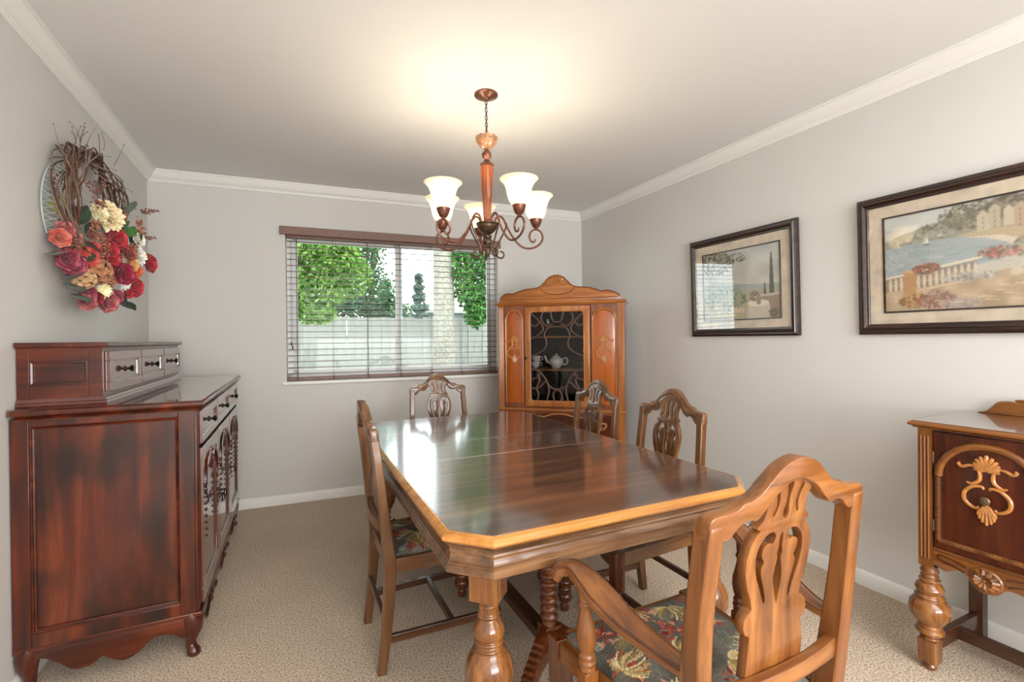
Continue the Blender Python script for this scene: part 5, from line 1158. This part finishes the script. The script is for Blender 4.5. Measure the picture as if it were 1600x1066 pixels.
foliage('foliage', leafmat((80, 140, 40), (140, 192, 70), (190, 226, 120)), t2, [(.75, 0, 2.9, .4, .35, .4), (1.1, -.1, 2.75, .35, .3, .4), (.6, 0, 2.3, .3, .3, .3), (1.0, 0, 2.25, .3, .3, .22), (1.3, .1, 2.9, .2, .3, .3), (.8, 0, 3.4, .8, .4, .3), (.9, -.1, 1.95, .25, .2, .12), (.65, -.1, 2.15, .25, .2, .25), (.8, .1, 2.6, .5, .3, .35), (1.35, .1, 2.5, .3, .3, .3), (.1, 0, 2.6, .6, .3, .7)], 13000, .075, 2)
t3 = thing('tree', 'darker green tree behind the fence, just left of the window mullion', 'tree', (1.6, 10.5, gz))
mb = MB(); trunk(mb, [(0, 0, 0), (0, 0, 2), (.1, 0, 4)], .12, .04); mb.build('trunk', dbark_m, t3)
foliage('foliage', leafmat((34, 84, 36), (66, 124, 62), (120, 160, 110)), t3, [(-.1, 0, 3.6, .45, .4, .8), (0, 0, 2.7, .7, .5, .5), (.4, 0, 2.2, .5, .4, .35), (-.7, 0, 3.3, .5, .5, .8), (-.9, 0, 2.5, .6, .5, .5), (-.3, 0, 2.3, .5, .5, .3), (.35, 0, 4.2, .3, .3, .5)], 9000, .10, 3)
con_m = leafmat((54, 88, 74), (88, 124, 106), (132, 160, 140))
for i, (x, y, h, w_, lab) in enumerate(((7.6, 30, 5.5, 1.25, 'distant conifer seen just right of the window mullion'), (4.9, 27, 4.6, 1.3, 'distant conifer seen just left of the window mullion'))):
    t4 = thing('conifer', lab, 'tree', (x, y, gz)); mb = MB(); trunk(mb, [(0, 0, 0), (0, 0, h)], .16, .03); mb.build('trunk', dbark_m, t4)
    foliage('foliage', con_m, t4, [(0, 0, .5+(h-.4)*k/8, w_*(1-k/9), w_*(1-k/9), .28) for k in range(9)], 2600, .30, 10+i)
bsh = thing('shrub', 'low yellow-green shrub behind the fence, seen beside the mullion', 'shrub', (4.55, 17, gz)); foliage('foliage', leafmat((120, 150, 50), (180, 190, 80), (214, 200, 110)), bsh, [(0, 0, 1.6, .7, .4, .75)], 1500, .14, 20)
mb = MB(); mb.tube([(0, 0, 0), (0, 0, 1.3)], .04, 6); mb.build('stem', dbark_m, bsh)
ho = thing('house', 'neighbouring grey house with a pale roof, partly behind the tree trunk', 'house', (9.3, 31, gz))
siding = plain('grey_siding', (120, 126, 132), .7); mb = MB(); mb.box(-.9, 6, 0, 6, 0, 3.5); mb.build('wall', siding, ho, ang=0)
for k in range(11):
    mb = MB(); mb.box(-.92, 6, -.04, .0, .2+k*.3, .46+k*.3); mb.build('siding_board', siding, ho, ang=0)
mb = MB(); mb.add([(-1.5, -.6, 3.4), (6.4, -.6, 3.4), (6.4, 3, 5.0), (-.6, 3, 5.0), (-1.5, -.6, 3.55), (6.4, -.6, 3.55), (6.4, 3, 5.15), (-.6, 3, 5.15)], [(0, 3, 2, 1), (4, 5, 6, 7), (0, 1, 5, 4), (1, 2, 6, 5), (2, 3, 7, 6), (3, 0, 4, 7)]); mb.build('roof', plain('pale_roof', (150, 148, 142), .8, noise=.1, nscale=6), ho, ang=0)
mb = MB(); mb.box(.8, 2.2, -.06, .0, 1.3, 2.6); wn_ = mb.build('window', trim_m, ho, ang=0); mb = MB(); mb.box(.9, 2.1, -.08, -.06, 1.4, 2.5); mb.build('pane', plain('dark_pane', (70, 84, 94), .1), wn_, ang=0)
